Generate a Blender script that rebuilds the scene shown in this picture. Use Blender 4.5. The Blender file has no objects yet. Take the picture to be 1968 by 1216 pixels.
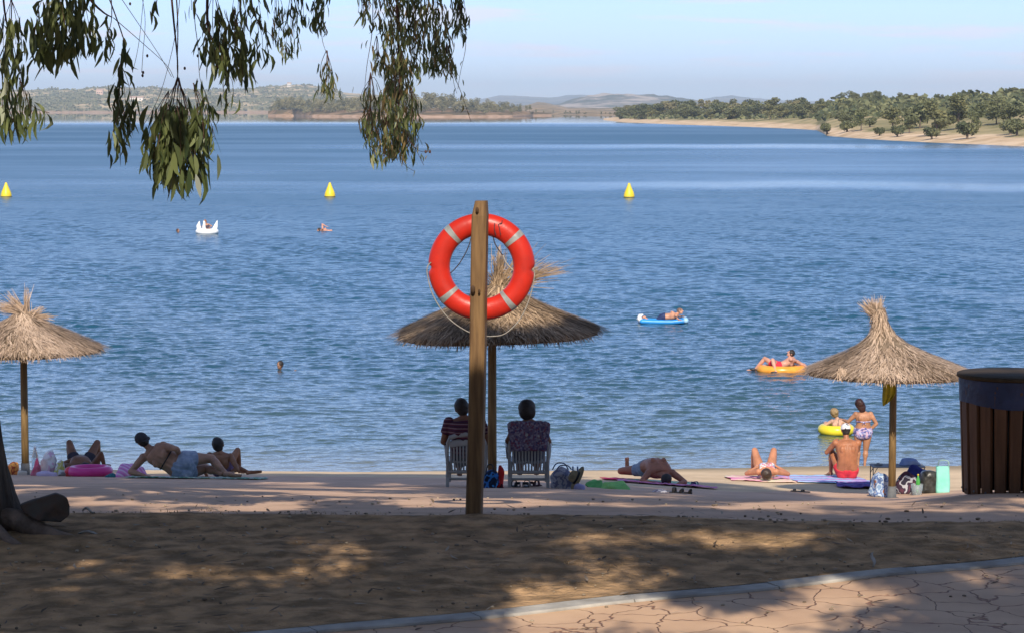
import bpy, math, random
import numpy as np
from mathutils import Vector, Matrix, noise as mnoise
R = math.radians
random.seed(7); rng = np.random.default_rng(7)
sc = bpy.context.scene
col = sc.collection

# ------------------------------------------------------------------ camera
F = 4800.0; CX, CY = 984.0, 608.0; CZ = 7.3; TH = math.atan(400/4800)
cd = bpy.data.cameras.new('camera'); cam = bpy.data.objects.new('camera', cd); col.objects.link(cam)
cd.sensor_width = 36; cd.lens = F*36/1968; cd.clip_end = 60000; cd.clip_start = 0.1
cam.location = (0, 0, CZ); cam.rotation_euler = (R(90)-TH, 0, 0)
sc.camera = cam
# ------------------------------------------------------------------ world, sun, exposure
SUN_EL, SUN_AZ = R(37), R(1.5)          # behind the camera, a touch to the right
SUN = Vector((math.sin(SUN_AZ)*math.cos(SUN_EL), -math.cos(SUN_AZ)*math.cos(SUN_EL), math.sin(SUN_EL)))
w = bpy.data.worlds.new("World"); sc.world = w; w.use_nodes = True
wn = w.node_tree.nodes; wl = w.node_tree.links; wn.clear()
def N(t, nodes, **k):
    n = nodes.new(t)
    for a, b in k.items(): setattr(n, a, b)
    return n
sky = N('ShaderNodeTexSky', wn, sky_type='NISHITA', sun_disc=False, sun_elevation=SUN_EL, sun_rotation=R(180)-SUN_AZ,
        altitude=400, air_density=1.0, dust_density=0.3, ozone_density=2.0)
tc = N('ShaderNodeTexCoord', wn); mp = N('ShaderNodeMapping', wn); mp.inputs['Scale'].default_value = (13, 13, 150)
nz = N('ShaderNodeTexNoise', wn); nz.inputs['Scale'].default_value = 1.0; nz.inputs['Detail'].default_value = 6; nz.inputs['Roughness'].default_value = .6
cr = N('ShaderNodeValToRGB', wn); cr.color_ramp.elements[0].position = .51; cr.color_ramp.elements[1].position = .64
cr.color_ramp.elements[1].color = (.75, .75, .75, 1)
mixc = N('ShaderNodeMixRGB', wn); mixc.inputs['Color2'].default_value = (6.9, 6.9, 8.0, 1)
tint = N('ShaderNodeMixRGB', wn, blend_type='MULTIPLY'); tint.inputs['Fac'].default_value = 1; tint.inputs['Color2'].default_value = (.71, .895, 1.17, 1)
bg = N('ShaderNodeBackground', wn); bg.inputs['Strength'].default_value = 0.118
wo = N('ShaderNodeOutputWorld', wn)
wl.new(tc.outputs['Generated'], mp.inputs['Vector']); wl.new(mp.outputs['Vector'], nz.inputs['Vector'])
wl.new(nz.outputs['Fac'], cr.inputs['Fac']); wl.new(cr.outputs['Color'], mixc.inputs['Fac'])
sx = N('ShaderNodeSeparateXYZ', wn); wl.new(tc.outputs['Generated'], sx.inputs[0])
el = N('ShaderNodeMapRange', wn); el.inputs['From Min'].default_value = 0.02; el.inputs['From Max'].default_value = .35; wl.new(sx.outputs['Z'], el.inputs['Value'])
tm = N('ShaderNodeMixRGB', wn); tm.inputs['Color1'].default_value = (.62, .765, 1.28, 1); tm.inputs['Color2'].default_value = (.82, .93, 1.12, 1)
wl.new(el.outputs[0], tm.inputs['Fac']); wl.new(tm.outputs['Color'], tint.inputs['Color2'])
wl.new(sky.outputs['Color'], tint.inputs['Color1']); wl.new(tint.outputs['Color'], mixc.inputs['Color1'])
wl.new(mixc.outputs['Color'], bg.inputs['Color']); wl.new(bg.outputs['Background'], wo.inputs['Surface'])
sl = bpy.data.lights.new('sun', 'SUN'); sl.energy = 4.8; sl.angle = R(0.53); sl.color = (1, .90, .76)
so = bpy.data.objects.new('sun', sl); col.objects.link(so)
so.rotation_euler = SUN.to_track_quat('Z', 'Y').to_euler()
sc.view_settings.view_transform = 'Standard'; sc.view_settings.look = 'None'
sc.view_settings.exposure = 0.27; sc.view_settings.gamma = 1.0; sc.view_settings.use_curve_mapping = False
sc.cycles.max_bounces = 6; sc.cycles.transparent_max_bounces = 12; sc.cycles.volume_bounces = 0
sc.cycles.use_denoising = True

# ------------------------------------------------------------------ helpers
CT, ST = math.cos(TH), math.sin(TH)
def P(px, py, Y):
    u = (px-CX)/F; v = (CY-py)/F
    d = Vector((u, CT+v*ST, -ST+v*CT)); k = Y/d.y
    return Vector((d.x*k, Y, CZ+d.z*k))
def proj(x, y, z):
    zz = z-CZ; dep = y*CT-zz*ST; up = y*ST+zz*CT
    return CX+F*x/dep, CY-F*up/dep
def slope(py): v = (CY-py)/F; return (-ST+v*CT)/(CT+v*ST)
def ywater(py): return CZ/-slope(py)

def mesh_obj(name, V, Fc, m=None, parent=None, loc=(0,0,0), rz=0, smooth=False, tintv=None):
    me = bpy.data.meshes.new(name)
    V = np.asarray(V, dtype=np.float32).reshape(-1, 3)
    if isinstance(Fc, np.ndarray):
        n, k = Fc.shape
        me.vertices.add(len(V)); me.vertices.foreach_set('co', V.ravel())
        me.loops.add(n*k); me.loops.foreach_set('vertex_index', Fc.astype(np.int32).ravel())
        me.polygons.add(n); me.polygons.foreach_set('loop_start', np.arange(0, n*k, k, dtype=np.int32))
        me.update(calc_edges=True)
    else:
        me.from_pydata([tuple(map(float, v)) for v in V], [], Fc)
    if tintv is not None:
        a = me.attributes.new('tint', 'FLOAT', 'POINT'); a.data.foreach_set('value', np.asarray(tintv, dtype=np.float32))
    if smooth: me.polygons.foreach_set('use_smooth', np.ones(len(me.polygons), dtype=bool))
    o = bpy.data.objects.new(name, me); col.objects.link(o)
    if m: me.materials.append(m)
    o.location = loc; o.rotation_euler = (0, 0, rz)
    if parent: o.parent = parent
    return o
def tag(o, label=None, cat=None, group=None, kind=None):
    if label: o['label'] = label
    if cat: o['category'] = cat
    if group: o['group'] = group
    if kind: o['kind'] = kind
    return o
def empty(name, loc, rz=0):
    o = bpy.data.objects.new(name, None); col.objects.link(o); o.location = loc; o.rotation_euler = (0, 0, rz); o.empty_display_size = .1
    return o

class MB:
    def __init__(s): s.v = []; s.f = []; s.t = []
    def add(s, V, Fc, t=0.5):
        b = len(s.v); s.v += [Vector(v) for v in V]; s.f += [tuple(i+b for i in f) for f in Fc]; s.t += [t]*len(V); return s
    def box(s, c, d, rz=0, rx=0, ry=0, t=.5):
        M = Matrix.Rotation(rz, 3, 'Z') @ Matrix.Rotation(ry, 3, 'Y') @ Matrix.Rotation(rx, 3, 'X'); c = Vector(c)
        V = [c + M @ Vector((x*d[0]/2, y*d[1]/2, z*d[2]/2)) for x in (-1,1) for y in (-1,1) for z in (-1,1)]
        return s.add(V, [(0,1,3,2),(4,6,7,5),(0,4,5,1),(2,3,7,6),(0,2,6,4),(1,5,7,3)], t)
    def tube(s, pts, rad, n=10, lat=None, cap=True, t=.5):
        pts = [Vector(p) for p in pts]
        if not isinstance(rad, (list, tuple)): rad = [rad]*len(pts)
        rad = [(r, r) if not isinstance(r, (list, tuple)) else r for r in rad]
        if cap:   # rounded ends
            d0 = (pts[0]-pts[1]).normalized(); d1 = (pts[-1]-pts[-2]).normalized()
            a, b = rad[0], rad[-1]; m0 = min(a); m1 = min(b)
            pts = [pts[0]+d0*m0*.85, pts[0]+d0*m0*.5]+pts+[pts[-1]+d1*m1*.5, pts[-1]+d1*m1*.85]
            rad = [(a[0]*.45, a[1]*.45), (a[0]*.85, a[1]*.85)]+rad+[(b[0]*.85, b[1]*.85), (b[0]*.45, b[1]*.45)]
        V = []; Fc = []; prev = None
        for i, p in enumerate(pts):
            d = (pts[min(i+1, len(pts)-1)]-pts[max(i-1, 0)]).normalized()
            if lat is not None: x = Vector(lat); x = (x - d*x.dot(d)).normalized()
            elif prev is None:
                x = d.orthogonal().normalized()
            else: x = (prev - d*prev.dot(d)).normalized()
            prev = x; y = d.cross(x)
            for k in range(n):
                a = 2*math.pi*k/n; V.append(p + x*math.cos(a)*rad[i][0] + y*math.sin(a)*rad[i][1])
        for i in range(len(pts)-1):
            for k in range(n): Fc.append((i*n+k, i*n+(k+1)%n, (i+1)*n+(k+1)%n, (i+1)*n+k))
        Fc.append(tuple(range(n-1, -1, -1))); Fc.append(tuple((len(pts)-1)*n+k for k in range(n)))
        return s.add(V, Fc, t)
    def ell(s, c, r, ax=None, n=12, m=8, fn=None, t=.5):
        c = Vector(c); A = ax or Matrix.Identity(3); V = []; Fc = []
        for i in range(m+1):
            th = math.pi*i/m
            for k in range(n):
                a = 2*math.pi*k/n; q = Vector((math.sin(th)*math.cos(a), math.sin(th)*math.sin(a), math.cos(th)))
                if fn: q = q*fn(q)
                V.append(c + A @ Vector((q.x*r[0], q.y*r[1], q.z*r[2])))
        for i in range(m):
            for k in range(n): Fc.append((i*n+k, (i+1)*n+k, (i+1)*n+(k+1)%n, i*n+(k+1)%n))
        return s.add(V, Fc, t)
    def lathe(s, prof, c=(0,0,0), n=24, t=.5, cap=True):
        c = Vector(c); V = []; Fc = []
        for r, z in prof:
            for k in range(n): a = 2*math.pi*k/n; V.append(c+Vector((r*math.cos(a), r*math.sin(a), z)))
        for i in range(len(prof)-1):
            for k in range(n): Fc.append((i*n+k, i*n+(k+1)%n, (i+1)*n+(k+1)%n, (i+1)*n+k))
        if cap: Fc.append(tuple(range(n-1, -1, -1))); Fc.append(tuple((len(prof)-1)*n+k for k in range(n)))
        return s.add(V, Fc, t)
    def torus(s, c, Rr, r, ax=None, n=48, m=14, a0=0, a1=2*math.pi, sx=1, sy=1, ch=1.0):
        c = Vector(c); A = ax or Matrix.Identity(3); V = []; Fc = []; full = abs(a1-a0-2*math.pi) < 1e-6
        nn = n if full else n+1
        for i in range(nn):
            a = a0+(a1-a0)*i/n
            for k in range(m):
                b = 2*math.pi*k/m; q = Rr+r*math.cos(b)
                V.append(c + A @ Vector((q*math.cos(a)*sx, q*math.sin(a)*sy, r*ch*math.sin(b))))
        for i in range(n):
            j = (i+1) % nn
            for k in range(m): Fc.append((i*m+k, j*m+k, j*m+(k+1)%m, i*m+(k+1)%m))
        if not full: Fc.append(tuple(range(m-1, -1, -1))); Fc.append(tuple(n*m+k for k in range(m)))
        return s.add(V, Fc)
    def wobble(s, amp, sc_=3.0, seed=0):
        for v in s.v:
            d = mnoise.noise_vector(v*sc_+Vector((seed*7.1, seed*3.3, 0))); v += d*amp
        return s
    def build(s, name, m=None, parent=None, loc=(0,0,0), rz=0, smooth=True, tints=False):
        return mesh_obj(name, s.v, s.f, m, parent, loc, rz, smooth, s.t if tints else None)

def remeshed(mb, voxel, smooth=2):
    me = bpy.data.meshes.new('tmp'); me.from_pydata([tuple(v) for v in mb.v], [], mb.f)
    o = bpy.data.objects.new('tmp', me); col.objects.link(o)
    md = o.modifiers.new('r', 'REMESH'); md.mode = 'VOXEL'; md.voxel_size = voxel
    s2 = o.modifiers.new('s', 'SMOOTH'); s2.iterations = smooth; s2.factor = .5
    dg = bpy.context.evaluated_depsgraph_get(); dg.update()
    out = bpy.data.meshes.new_from_object(o.evaluated_get(dg))
    bpy.data.objects.remove(o); bpy.data.meshes.remove(me)
    out.polygons.foreach_set('use_smooth', np.ones(len(out.polygons), dtype=bool))
    return out
def rem_obj(name, mb, m, parent=None, loc=(0,0,0), rz=0, voxel=.009, smooth=2):
    me = remeshed(mb, voxel, smooth); me.name = name; me.materials.append(m)
    o = bpy.data.objects.new(name, me); col.objects.link(o); o.location = loc; o.rotation_euler = (0, 0, rz)
    if parent: o.parent = parent
    return o

# ------------------------------------------------------------------ materials
def lin(c): return tuple(((x/255+.055)/1.055)**2.4 if x/255 > .04045 else x/255/12.92 for x in c)
def mat(name, c1, c2=None, scale=8, rough=.75, bump=0, bscale=None, detail=5, metal=0, stretch=(1,1,1), coord='Object', spec=.4, lo=.35, hi=.65, c3=None, sss=0, trans=0, attr=False, sheen=0):
    m = bpy.data.materials.new(name); m.use_nodes = True; n = m.node_tree.nodes; l = m.node_tree.links
    b = n['Principled BSDF']; b.inputs['Roughness'].default_value = rough; b.inputs['Metallic'].default_value = metal
    b.inputs['Specular IOR Level'].default_value = spec
    c2 = c2 or tuple(x*.8 for x in c1)
    tcn = n.new('ShaderNodeTexCoord'); mpn = n.new('ShaderNodeMapping'); mpn.inputs['Scale'].default_value = stretch
    l.new(tcn.outputs[coord], mpn.inputs['Vector'])
    cr = n.new('ShaderNodeValToRGB'); cr.color_ramp.elements[0].position = lo; cr.color_ramp.elements[1].position = hi
    cr.color_ramp.elements[0].color = (*c1, 1); cr.color_ramp.elements[1].color = (*c2, 1)
    if c3: e = cr.color_ramp.elements.new((lo+hi)/2); e.color = (*c3, 1)
    if attr:
        at = n.new('ShaderNodeAttribute'); at.attribute_name = 'tint'; l.new(at.outputs['Fac'], cr.inputs['Fac'])
    else:
        nz = n.new('ShaderNodeTexNoise'); nz.inputs['Scale'].default_value = scale; nz.inputs['Detail'].default_value = detail
        l.new(mpn.outputs['Vector'], nz.inputs['Vector']); l.new(nz.outputs['Fac'], cr.inputs['Fac'])
    l.new(cr.outputs['Color'], b.inputs['Base Color'])
    if bump:
        nb = n.new('ShaderNodeTexNoise'); nb.inputs['Scale'].default_value = bscale or scale*3; nb.inputs['Detail'].default_value = 4
        l.new(mpn.outputs['Vector'], nb.inputs['Vector'])
        bp = n.new('ShaderNodeBump'); bp.inputs['Strength'].default_value = 1; bp.inputs['Distance'].default_value = bump
        l.new(nb.outputs['Fac'], bp.inputs['Height']); l.new(bp.outputs['Normal'], b.inputs['Normal'])
    if sss: b.inputs['Subsurface Weight'].default_value = sss; b.inputs['Subsurface Radius'].default_value = (.02, .008, .004); b.inputs['Subsurface Scale'].default_value = .5
    if trans: b.inputs['Transmission Weight'].default_value = trans
    if sheen: b.inputs['Sheen Weight'].default_value = sheen
    return m
def leaf_mat(name, c1, c2, c3=None, tr=.35, rough=.45, lo=.1, hi=.9):
    m = mat(name, c1, c2, attr=True, rough=rough, lo=lo, hi=hi, c3=c3)
    n = m.node_tree.nodes; l = m.node_tree.links; b = n['Principled BSDF']
    src = b.inputs['Base Color'].links[0].from_socket
    t = n.new('ShaderNodeBsdfTranslucent'); l.new(src, t.inputs['Color'])
    mx = n.new('ShaderNodeMixShader'); mx.inputs['Fac'].default_value = tr
    l.new(b.outputs['BSDF'], mx.inputs[1]); l.new(t.outputs['BSDF'], mx.inputs[2]); l.new(mx.outputs['Shader'], n['Material Output'].inputs['Surface'])
    return m
def pattern(name, kind, cols, scale=10, rough=.9, axis='X', coord='Object', bump=.004):
    """printed fabric: stripes, spots or patches"""
    m = bpy.data.materials.new(name); m.use_nodes = True; n = m.node_tree.nodes; l = m.node_tree.links
    b = n['Principled BSDF']; b.inputs['Roughness'].default_value = rough; b.inputs['Specular IOR Level'].default_value = .15
    tcn = n.new('ShaderNodeTexCoord'); cr = n.new('ShaderNodeValToRGB'); cr.color_ramp.interpolation = 'CONSTANT'
    for i, c in enumerate(cols):
        e = cr.color_ramp.elements[i] if i < 2 else cr.color_ramp.elements.new(.5)
        e.position = i/len(cols); e.color = (*c, 1)
    for i, e in enumerate(cr.color_ramp.elements): e.position = i/len(cols)
    if kind == 'stripes':
        wv = n.new('ShaderNodeTexWave'); wv.bands_direction = axis; wv.wave_profile = 'SAW'; wv.inputs['Scale'].default_value = scale; wv.inputs['Distortion'].default_value = .6; wv.inputs['Detail Scale'].default_value = .5
        l.new(tcn.outputs[coord], wv.inputs['Vector']); l.new(wv.outputs['Fac'], cr.inputs['Fac'])
    elif kind == 'spots':
        vo = n.new('ShaderNodeTexVoronoi'); vo.inputs['Scale'].default_value = scale
        sp = n.new('ShaderNodeSeparateColor'); l.new(tcn.outputs[coord], vo.inputs['Vector']); l.new(vo.outputs['Color'], sp.inputs['Color']); l.new(sp.outputs[0], cr.inputs['Fac'])
    else:
        nz = n.new('ShaderNodeTexNoise'); nz.inputs['Scale'].default_value = scale; nz.inputs['Detail'].default_value = 2
        ml = n.new('ShaderNodeMapRange'); ml.inputs['From Min'].default_value = .3; ml.inputs['From Max'].default_value = .7
        l.new(tcn.outputs[coord], nz.inputs['Vector']); l.new(nz.outputs['Fac'], ml.inputs['Value']); l.new(ml.outputs['Result'], cr.inputs['Fac'])
    l.new(cr.outputs['Color'], b.inputs['Base Color'])
    nb = n.new('ShaderNodeTexNoise'); nb.inputs['Scale'].default_value = 25; bp = n.new('ShaderNodeBump'); bp.inputs['Distance'].default_value = bump
    l.new(tcn.outputs[coord], nb.inputs['Vector']); l.new(nb.outputs['Fac'], bp.inputs['Height']); l.new(bp.outputs['Normal'], b.inputs['Normal'])
    return m

# ------------------------------------------------------------------ ground profile (height of the shore under each sight column)
ZP = 4.43
prof = {
 100: [(13.7,1213),(17.7,985),(21,952),(25,935),(30,926),(36,918.5),(41.7,912),(44,909.5)],
 940: [(13.7,1213),(17.6,990),(21,961),(25,948),(29,940),(33.5,936),(38,922),(45,909),(50.4,903.5)],
 1700:[(13.7,1213),(17.2,1008),(19,985),(21,970),(25,963),(30,961),(36,959.5),(41,957),(43,946),(45,935),(47,920),(51.2,892)],
 1950:[(13.7,1213),(17.2,1009),(19,975),(21,945),(25,944.5),(30,944),(36,943.5),(41,942),(43,940),(45,933),(47,919),(51.2,892)],
}
YS = np.concatenate([np.arange(-60, 0, 3.), np.arange(0, 13, .5), np.arange(13, 53, .1), np.arange(53, 75, 1.)])
cols_px = sorted(prof); tabs = []
for c in cols_px:
    ys = [-60, -5, 3, 11]; zs = [6.0, 5.7, 5.55, ZP+.12]
    for y, py in prof[c]: ys.append(y); zs.append(CZ+slope(py)*y)
    if c == 100: ys += [46.5, 49.2, 56, 75]; zs += [.55, 0, -.7, -3]
    else: ys += [56, 75]; zs += [-.5, -3]
    tabs.append(np.interp(YS, ys, zs))
tabs = np.array(tabs)
ker = np.array([1,3,5,3,1.])/13
tabs = np.array([np.where((YS > 13.5) & (YS < 52), np.convolve(t, ker, 'same'), t) for t in tabs])
def gz(X, Y):
    """ground height, arrays ok"""
    X = np.asarray(X, float); Y = np.asarray(Y, float)
    u = CX+F*X/np.maximum(Y, 13.7)
    zs = np.array([np.interp(Y, YS, t) for t in tabs])
    cp = cols_px; out = np.zeros(np.broadcast(X, Y).shape)
    uu = np.clip(u, cp[0], cp[-1])
    out = zs[0]*np.ones_like(uu)
    for i in range(len(cp)-1):
        k = np.clip((uu-cp[i])/(cp[i+1]-cp[i]), 0, 1); k = k*k*(3-2*k)
        out = np.where(uu >= cp[i], zs[i]*(1-k)+zs[i+1]*k, out)
    out = out + .006*np.sin(X*3.1+Y*1.7)*np.sin(Y*2.3-X*.8)*np.clip((20-Y)/3, 0.15, 1)
    return out
def G(px, Y, dz=0):
    X = (px-CX)/F*(Y*CT+2.9*ST*1.0)
    for _ in range(3):
        z = float(gz(X, Y)); X = (px-CX)/F*(Y*CT-(z-CZ)*ST)
    return Vector((X, Y, float(gz(X, Y))+dz))
def ppm(Y): return F/Y
# ================================================================== SETTING
m_sand = mat('sand', (.66,.50,.325), (.54,.405,.26), scale=1.3, rough=.95, bump=.02, bscale=9, coord='Object', spec=.1)
_n = m_sand.node_tree.nodes; _l = m_sand.node_tree.links; _b = _n['Principled BSDF']; _src = _b.inputs['Base Color'].links[0].from_socket
_g = _n.new('ShaderNodeNewGeometry'); _s = _n.new('ShaderNodeSeparateXYZ'); _l.new(_g.outputs['Position'], _s.inputs[0])
_mr = _n.new('ShaderNodeMapRange'); _mr.inputs['From Min'].default_value = .03; _mr.inputs['From Max'].default_value = .16; _l.new(_s.outputs['Z'], _mr.inputs['Value'])
_mx = _n.new('ShaderNodeMixRGB'); _l.new(_mr.outputs[0], _mx.inputs['Fac']); _mx.inputs['Color1'].default_value = (.30,.235,.15,1); _l.new(_src, _mx.inputs['Color2']); _l.new(_mx.outputs[0], _b.inputs['Base Color'])
m_path = mat('path_concrete', (.61,.41,.285), (.48,.315,.215), scale=1.6, rough=.9, bump=.006, bscale=30, spec=.2, detail=8)
m_kerb = mat('kerb_concrete', (.46,.43,.38), (.27,.25,.22), scale=4, detail=10, c3=(.36,.34,.31), rough=.85, bump=.004, bscale=40, spec=.2)
m_dirt = mat('dry_soil', (.52,.33,.18), (.24,.16,.09), scale=5, rough=1, bump=.035, bscale=22, detail=12, spec=.05, lo=.38, hi=.62)

def mk_paving():
    m = bpy.data.materials.new('stamped_paving'); m.use_nodes = True; n = m.node_tree.nodes; l = m.node_tree.links
    b = n['Principled BSDF']; b.inputs['Roughness'].default_value = .75; b.inputs['Specular IOR Level'].default_value = .25
    t = n.new('ShaderNodeTexCoord'); nz = n.new('ShaderNodeTexNoise'); nz.inputs['Scale'].default_value = 3.2; nz.inputs['Detail'].default_value = 3
    l.new(t.outputs['Object'], nz.inputs['Vector'])
    mv = n.new('ShaderNodeMixRGB'); mv.blend_type = 'LINEAR_LIGHT'; mv.inputs['Fac'].default_value = .13
    l.new(t.outputs['Object'], mv.inputs['Color1']); l.new(nz.outputs['Color'], mv.inputs['Color2'])
    vo = n.new('ShaderNodeTexVoronoi'); vo.feature = 'DISTANCE_TO_EDGE'; vo.inputs['Scale'].default_value = 2.75; vo.inputs['Randomness'].default_value = .9
    l.new(mv.outputs['Color'], vo.inputs['Vector'])
    r = n.new('ShaderNodeValToRGB'); r.color_ramp.elements[0].position = .003; r.color_ramp.elements[1].position = .014
    l.new(vo.outputs['Distance'], r.inputs['Fac'])
    v2 = n.new('ShaderNodeTexNoise'); v2.inputs['Scale'].default_value = 2.0; v2.inputs['Detail'].default_value = 9; l.new(t.outputs['Object'], v2.inputs['Vector'])
    c = n.new('ShaderNodeValToRGB'); c.color_ramp.elements[0].position = .35; c.color_ramp.elements[1].position = .65
    c.color_ramp.elements[0].color = (.60,.40,.255,1); c.color_ramp.elements[1].color = (.49,.315,.20,1); l.new(v2.outputs['Fac'], c.inputs['Fac'])
    mx = n.new('ShaderNodeMixRGB'); mx.inputs['Color1'].default_value = (.26,.13,.08,1)
    l.new(r.outputs['Color'], mx.inputs['Fac']); l.new(c.outputs['Color'], mx.inputs['Color2']); l.new(mx.outputs['Color'], b.inputs['Base Color'])
    h = n.new('ShaderNodeMath'); h.operation = 'MULTIPLY_ADD'; l.new(v2.outputs['Fac'], h.inputs[0]); h.inputs[1].default_value = .5; l.new(r.outputs['Color'], h.inputs[2])
    bp = n.new('ShaderNodeBump'); bp.inputs['Distance'].default_value = .012; l.new(h.outputs[0], bp.inputs['Height']); l.new(bp.outputs['Normal'], b.inputs['Normal'])
    return m
m_pave = mk_paving()

def gridmesh(name, X, Y, Z, m, smooth=True):
    r, c = X.shape; V = np.stack([X, Y, Z], -1).reshape(-1, 3)
    i = np.arange(r*c).reshape(r, c)
    Fq = np.stack([i[:-1,:-1], i[:-1,1:], i[1:,1:], i[1:,:-1]], -1).reshape(-1, 4)
    return mesh_obj(name, V, Fq, m, smooth=smooth)
xs = np.concatenate([np.array([-500,-300,-200,-120,-80,-60,-45,-34,-26,-20,-16.]), np.arange(-13, 13.01, .13), np.array([16,20,26,34,45,60,80,120,200,300,500.])])
ys = np.concatenate([np.array([-400,-200,-120,-60.]), np.arange(-40, 12, 1.), np.arange(12, 52, .12), np.arange(52, 76, 1.)])
XX, YY = np.meshgrid(xs, ys)
tag(gridmesh('ground', XX, YY, gz(XX, YY), m_sand), 'pale sand sloping down to the water', kind='structure')

def Gpix(px, py, y0=13, y1=18.2):
    best = None
    for Y in np.arange(y0, y1, .01):
        g = G(px, Y); e = abs(proj(*g)[1]-py)
        if best is None or e < best[0]: best = (e, g)
    return best[1]
# kerb line
KA = Vector((*(Gpix(600,1216,13,15)[:2]), 0)); KB = Vector((*(Gpix(1968,1081)[:2]), 0))
kd = (KB-KA).normalized(); kn = Vector((kd.y, -kd.x, 0))     # kn points to the camera side
def strip(name, s0, s1, ns, offs, dz, m, bumpy=0):
    S = np.linspace(s0, s1, ns); O = np.array(offs)
    SS, OO = np.meshgrid(S, O)
    bend = .012*(SS-1.5)**2*0
    X = KA.x+kd.x*SS+kn.x*(OO+bend); Y = KA.y+kd.y*SS+kn.y*(OO+bend)
    return gridmesh(name, X, Y, gz(X, Y)+dz, m)
pv = strip('paving', -12, 14, 180, list(np.linspace(.075, 12, 80)), .010, m_pave); tag(pv, 'stamped reddish paving in irregular stone shapes', kind='structure')
# kerb: raised bevelled strip with real sides, in 1 m lengths
kb = MB(); s = -12.0; rr = random.Random(3)
Vk = []; Fk = []
while s < 14:
    L = 1.0; n0 = 6; g0 = len(Vk)
    for i in range(n0):
        ss = s+.004+(L-.008)*i/(n0-1)
        for off, dz in ((.078,-.05),(.078,.016),(.068,.026),(-.068,.028),(-.078,.018),(-.078,-.05)):
            x = KA.x+kd.x*ss+kn.x*off; y = KA.y+kd.y*ss+kn.y*off
            Vk.append((x, y, float(gz(x, y))+dz+.002*math.sin(s*9)))
    for i in range(n0-1):
        for k in range(5): a = g0+i*6+k; Fk.append((a, a+1, a+7, a+6))
    Fk.append(tuple(g0+k for k in range(6))); Fk.append(tuple(g0+(n0-1)*6+k for k in range(5,-1,-1)))
    s += L
kerb = mesh_obj('kerb', Vk, Fk, m_kerb); tag(kerb, 'grey concrete kerb strip', kind='structure')
# soil patch between kerb and promenade path
epx = [-400, 0, 300, 900, 1400, 1968, 2400]; epy = [984, 985, 986, 990, 998, 1008, 1015]
ex = []; ey = []
for a, b in zip(epx, epy): g = Gpix(a, b, 16, 19); ex.append(g.x); ey.append(g.y)
def edgeY(X): return np.interp(X, ex, ey)
def kerbY(X): return KA.y+(X-KA.x)*kd.y/kd.x
def fbm(X, Y, f, seed=0, oct=4):
    o = np.zeros(np.shape(X)); a = 1
    r = np.random.default_rng(seed)
    for k in range(oct):
        for _ in range(3):
            th = r.uniform(0, 6.28); ph = r.uniform(0, 6.28); ff = f*r.uniform(.7, 1.4)
            o += a*np.sin((X*math.cos(th)+Y*math.sin(th))*ff+ph+1.3*np.sin((X*math.sin(th)-Y*math.cos(th))*ff*.7+ph*2))/3
        a *= .5; f *= 2.1
    return o
S = np.linspace(0, 1, 150); XP = np.linspace(-9, 9, 640)
XX, SS = np.meshgrid(XP, S)
Yk = kerbY(XX)+.085; Ye = edgeY(XX)+.07*fbm(XX, XX*0, 5, 2)
YY = Yk+(Ye-Yk)*SS
lump = .014*fbm(XX, YY, 3, 5, 5)+.007*fbm(XX, YY, 17, 6, 2)
edge = np.clip((1-SS)*14, 0, 1)
ZZ = gz(XX, YY)+.006+edge*(.022+np.maximum(lump, -.012)*np.clip(SS*12, 0, 1))
soil = gridmesh('soil', XX, YY, ZZ, m_dirt); tag(soil, 'bare dry soil strip between kerb and path', kind='structure')
# promenade path
XP = np.linspace(-13, 13, 200)
XX, SS = np.meshgrid(XP, np.linspace(0, 1, 260))
Y0 = edgeY(XX)-.25; Y1 = np.interp(XX, [-8, -1, 1.5, 5, 8], [43.6, 40, 37, 43, 43.2])+.2*fbm(XX, XX*0, 2, 9)
YY = Y0+(Y1-Y0)*SS
path = gridmesh('path', XX, YY, gz(XX, YY)+.004+.002*fbm(XX, YY, 4, 3), m_path); tag(path, 'reddish concrete path sloping to the beach', kind='structure')

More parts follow.
